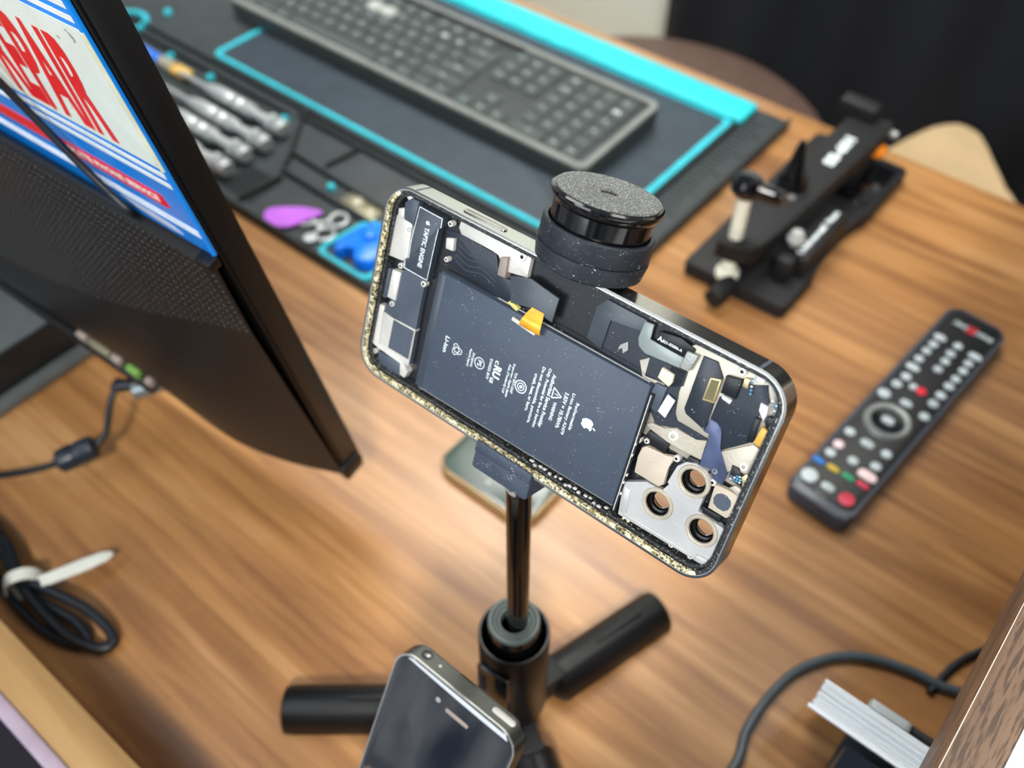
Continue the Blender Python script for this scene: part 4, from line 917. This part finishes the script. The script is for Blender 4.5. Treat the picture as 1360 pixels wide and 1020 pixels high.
wk = fp('wing_knob', 'black_gloss', xf(lathe([(0, 0), (.009, 0), (.0112, .003), (.0112, .009), (.008, .0135), (0, .0145)], 24), T(-.2055, .503, .0885)))
fp('wing', 'black_gloss', xf(box(.004, .028, -.0065, .0065, .001, .0115, .004), T(-.2055, .503, .0885) @ RZ(.12)), wk)
fp('spring_post', 'ivory', xf(lathe([(0, .0125), (.0088, .0125), (.0088, .0165), (.0072, .018), (.0055, .022), (.0052, .0362), (0, .0362)], 24), T(-.2055, .503, 0)), label='ivory spring post')
fp('cone_knob', 'black_gloss', xf(lathe([(0, .049), (.0115, .049), (.0115, .055), (.0075, .062), (.0035, .084), (.0018, .089), (0, .0895)], 24), T(-.2035, .581, 0)))
fp('thumb_screw', 'black_matte', xf(cyl(.0078, 0, .024, 24, .001), T(-.200, .4995, .0105) @ RX(PI / 2)))
fp('pivot_screw', 'silver2', xf(lathe([(.0016, 0), (.0026, 0), (.0026, .0008), (.0016, .0008)], 16, True), T(-.1955, .5665, .0502)))
fp('pivot_screw', 'silver2', xf(cyl(.0030, 0, .003, 16), T(-.2145, .622, .044)))
fp('end_screw', 'silver2', xf(cyl(.0030, 0, .009, 16, .0005), T(-.180, .703, .041) @ RY(PI / 2)))
fp('lettering', 'print', xf(text('SS-601', w=.044, h=.0095, bold=.06), T(-.1945, .642, .0502) @ RZ(PI / 2 + math.radians(1.5))))
fp('label_plate', 'black_matte', box(-.1785, -.160, .534, .604, .0125, .0300, .002))
fp('lettering', 'print', xf(text('Universal', w=.040, h=.0046, bold=.05), T(-.1685, .558, .0302) @ RZ(PI / 2)))
fp('lettering', 'print', xf(text('Fixture', w=.016, h=.0046, bold=.05), T(-.1685, .5905, .0302) @ RZ(PI / 2)))

# ================================================================ remote control
rm = thing('remote_control', 'black remote control with pale buttons and a grey navigation ring', 'remote', T(-.05, .468, 0))
rt = T(.05, -.464, -.0042)
rq = Matrix(((1, .085, 0, -.05), (0, 1, 0, .468), (0, 0, 1, 0), (0, 0, 0, 1)))
RA = RZ(math.radians(-4.4))
def rp(name, m, bm, par=None, label=None):
    o = obj(name, xf(bm, rt), m, par or rm)
    if label: o['label'] = label
    return o
RB = T(-.0495, .4665, 0) @ RA
rp('shell', 'remote_body', xf(prism(rrect(-.0215, .0215, -.1085, .1085, .007, 6), .0046, .0165, .0030), RB))
fc = rp('face_plate', 'remote_face', xf(prism(rrect(-.0188, .0188, -.1010, .1055, .006, 6), .0160, .0174, .0006), RB))
def btn(x, y, w, h, m, z=.0184):
    r = min(w, h) / 2 * .98
    rp('button', m, xf(prism(rrect(-w / 2, w / 2, -h / 2, h / 2, r, 5), .0168, z, .0004), T(x, y, 0) @ RA))
R5 = .0062
for x, y in ((-.057, .528), (-.058, .519), (-.059, .509), (-.043, .537), (-.044, .527), (-.044, .518), (-.045, .508), (-.031, .526), (-.031, .517), (-.032, .507)): btn(x, y, R5, R5, 'button')
for x, y in ((-.059, .488), (-.061, .478), (-.033, .498), (-.034, .487), (-.035, .477), (-.035, .463), (-.067, .421), (-.069, .398), (-.055, .401), (-.042, .406), (-.041, .419)): btn(x, y, .0068, .0062, 'button')
for x, y, w in ((-.056, .537, .0085), (-.059, .499, .0095), (-.030, .535, .0095), (-.049, .466, .008), (-.054, .419, .009), (-.058, .373, .0088)): btn(x, y, w, .0055, 'button')
btn(-.064, .465, .0085, .0075, 'button'); btn(-.071, .374, .0105, .0105, 'button'); btn(-.045, .372, .0100, .0100, 'button_red')
btn(-.068, .407, .0068, .0062, 'button_pink'); btn(-.043, .396, .0125, .0068, 'button_pink'); btn(-.0455, .482, .0068, .0068, 'red'); btn(-.0515, .4825, .005, .0055, 'button')
for x, m in ((-.072, 'b_blue'), (-.062, 'b_yellow'), (-.052, 'b_green'), (-.042, 'button_red')): btn(x, .3878, .0085, .0036, m)
rp('navigation_ring', 'ring_grey', xf(lathe([(.0108, .0168), (.0158, .0168), (.0152, .0186), (.0140, .0196), (.0112, .0190), (.0108, .0184)], 48, True), T(-.0520, .4440, 0)))
rp('navigation_pad', 'black_gloss', xf(lathe([(0, .0182), (.0085, .0182), (.0108, .0176), (.0108, .0165), (0, .0165)], 40), T(-.0520, .4440, 0)))
btn(-.0520, .4442, .0085, .0058, 'button', .0192)
rp('lettering', 'button', xf(text('EVOLV', w=.0125, h=.0042, bold=.05), T(-.0325, .5575, .01745) @ RA @ RZ(PI)), fc)
rp('lettering', 'button', xf(text('ONIC', w=.0100, h=.0042, bold=.05), T(-.0495, .5585, .01745) @ RA @ RZ(PI)), fc)
rp('lettering', 'red', xf(text('X', w=.0072, h=.0078, bold=.04), T(-.0415, .558, .01747) @ RA @ RZ(PI)), fc)
rp('lettering', 'ring_grey', xf(text('HOME', w=.007, h=.002, bold=.02), T(-.059, .366, .01745) @ RA @ RZ(PI)), fc)

# ================================================================ cards, grey cable, paper
ch = thing('card_holder', 'dark card holder under the counter shelf with white cards leaning in it', 'holder', T(.05, .21, 0))
ct = T(-.05, -.21, 0)
cu_ = Vector((0, -.45, .893)); cn_ = Vector((0, .893, .45))
CMX = Matrix(((1, 0, 0, 0), (0, cn_.y, cu_.y, .2019), (0, cn_.z, cu_.z, .100), (0, 0, 0, 1)))     # local y through the pack, local z up the cards
obj('tray', xf(box(.0205, .105, .160, .2235, .0, .050, .003), ct), 'holder_dark', ch)
obj('base', xf(box(.0205, .110, .156, .258, .0, .005, .002), ct), 'holder_dark', ch)
obj('rear_wall', xf(box(.036, .105, .0148, .0185, -.098, -.004, .0015), ct @ CMX), 'black_matte', ch)
obj('clip', xf(xf(prism(rrect(.0185, .0365, -.030, .000, .003), -.0185, -.0148, .001), ct @ CMX @ RX(PI / 2)), T()), 'pale_grey', ch)['label'] = 'pale grey clip'
for k in range(11):
    y = (.0003 if k == 0 else .0021 + (k - 1) * .00125); dx = .0004 * math.sin(k * 2.3) + (.0012 if k else 0)
    tag(obj('card', xf(box(-.0020 + dx, .0835 + dx, y, y + (.0017 if k == 0 else .00098), -.1035, .0004 * math.sin(k * 2.9), .0001, 1), CMX), 'paper'), 'white card leaning in the packed row in the dark holder', 'card', 'white cards in the holder')
tag(obj('grey_cable', tube([(-.06, .10, .0030), (-.022, .155, .0030), (-.0160, .198, .0028), (-.0205, .219, .0028), (-.0205, .243, .0028), (-.0155, .266, .0028), (-.0030, .286, .0028), (.0135, .298, .0028), (.0330, .3045, .0028), (.0550, .3090, .0028), (.10, .330, .0028), (.16, .36, .0028)], .0027, 12), 'cable_grey'), 'grey cable curving over the desk around the white cards', 'cable')
tag(obj('black_cable', tube([(.045, .300, .0023), (.052, .330, .0022), (.075, .36, .0022), (.14, .40, .0022)], .0021, 12), 'cable_dark'), 'black cable at the edge of the counter shelf', 'cable')
tag(obj('paper_sheet', xf(box(0, .21, -.15, .15, 0, .0007), T(.0462, .02, .2350) @ RZ(math.radians(-1)))  , 'paper2'), 'white paper sheet on top of the counter shelf', 'paper')

# ================================================================ camera and light
cam = bpy.data.objects.new('camera', bpy.data.cameras.new('camera')); C.objects.link(cam)
pit = math.atan(1490 / 1260); yaw = math.atan2(.634, .773)
cam.location = (0, 0, .5); cam.rotation_euler = (PI / 2 - pit, 0, yaw)
cam.data.sensor_width = 36; cam.data.lens = 36 * 1260 / 1360; cam.data.clip_start = .01
cam.data.dof.use_dof = True; cam.data.dof.focus_distance = .285; cam.data.dof.aperture_fstop = 9
bpy.context.scene.camera = cam
def lamp(name, loc, size, power, col, target=(-.2, .4, 0), sy=None):
    l = bpy.data.lights.new(name, 'AREA'); l.energy = power; l.color = col; l.shape = 'RECTANGLE'; l.size = size; l.size_y = sy or size
    o = bpy.data.objects.new(name, l); C.objects.link(o); o.location = loc
    o.rotation_euler = (Vector(target) - Vector(loc)).to_track_quat('-Z', 'Y').to_euler()
lamp('ceiling_and_fill_lamp', (.75, -.95, 1.75), .26, 50, (1, .95, .88), sy=.26)
lamp('sign_fill_lamp', (-.8, -2.3, .95), 1.6, 42, (.86, .93, 1), target=(-.3, .3, .15), sy=1.3)  # unseen cool fill lamp added to brighten the sign and phone face
lamp('ceiling_and_fill_lamp', (-1.1, .9, 1.9), .9, 18, (1, .96, .9))
lamp('ceiling_and_fill_lamp', (-.9, -.9, 1.8), .9, 9, (.93, .97, 1))
lamp('ceiling_and_fill_lamp', (.6, .9, 2.0), .8, 17, (1, .95, .88), target=(-.2, .8, 0))
lamp('ceiling_and_fill_lamp', (-.7, .9, 2.0), .8, 75, (1, .97, .92), target=(-.9, 2.9, .6))  # fill lamp added to brighten the cabinet and back wall
w = bpy.data.worlds.new('reflection_noise'); bpy.context.scene.world = w; w.use_nodes = True  # made-up blotchy surroundings, there to give glossy parts mottled reflections
nt = w.node_tree; bg = nt.nodes['Background']
tc = nt.nodes.new('ShaderNodeTexCoord'); mp = nt.nodes.new('ShaderNodeMapping'); mp.inputs['Scale'].default_value = (3.2, 3.2, 1.3)
nz = nt.nodes.new('ShaderNodeTexNoise'); nz.inputs['Scale'].default_value = 1.6; nz.inputs['Detail'].default_value = 3
rp_ = nt.nodes.new('ShaderNodeValToRGB'); e = rp_.color_ramp.elements
e[0].position = .36; e[0].color = (.10, .13, .19, 1); e[1].position = .62; e[1].color = (.72, .76, .80, 1)
nt.links.new(tc.outputs['Generated'], mp.inputs['Vector']); nt.links.new(mp.outputs[0], nz.inputs['Vector']); nt.links.new(nz.outputs['Fac'], rp_.inputs['Fac']); nt.links.new(rp_.outputs['Color'], bg.inputs['Color'])
bg.inputs['Strength'].default_value = .75
vs = bpy.context.scene.view_settings
vs.view_transform = 'Standard'; vs.look = 'None'; vs.gamma = 1; vs.use_curve_mapping = False; vs.exposure = -.22
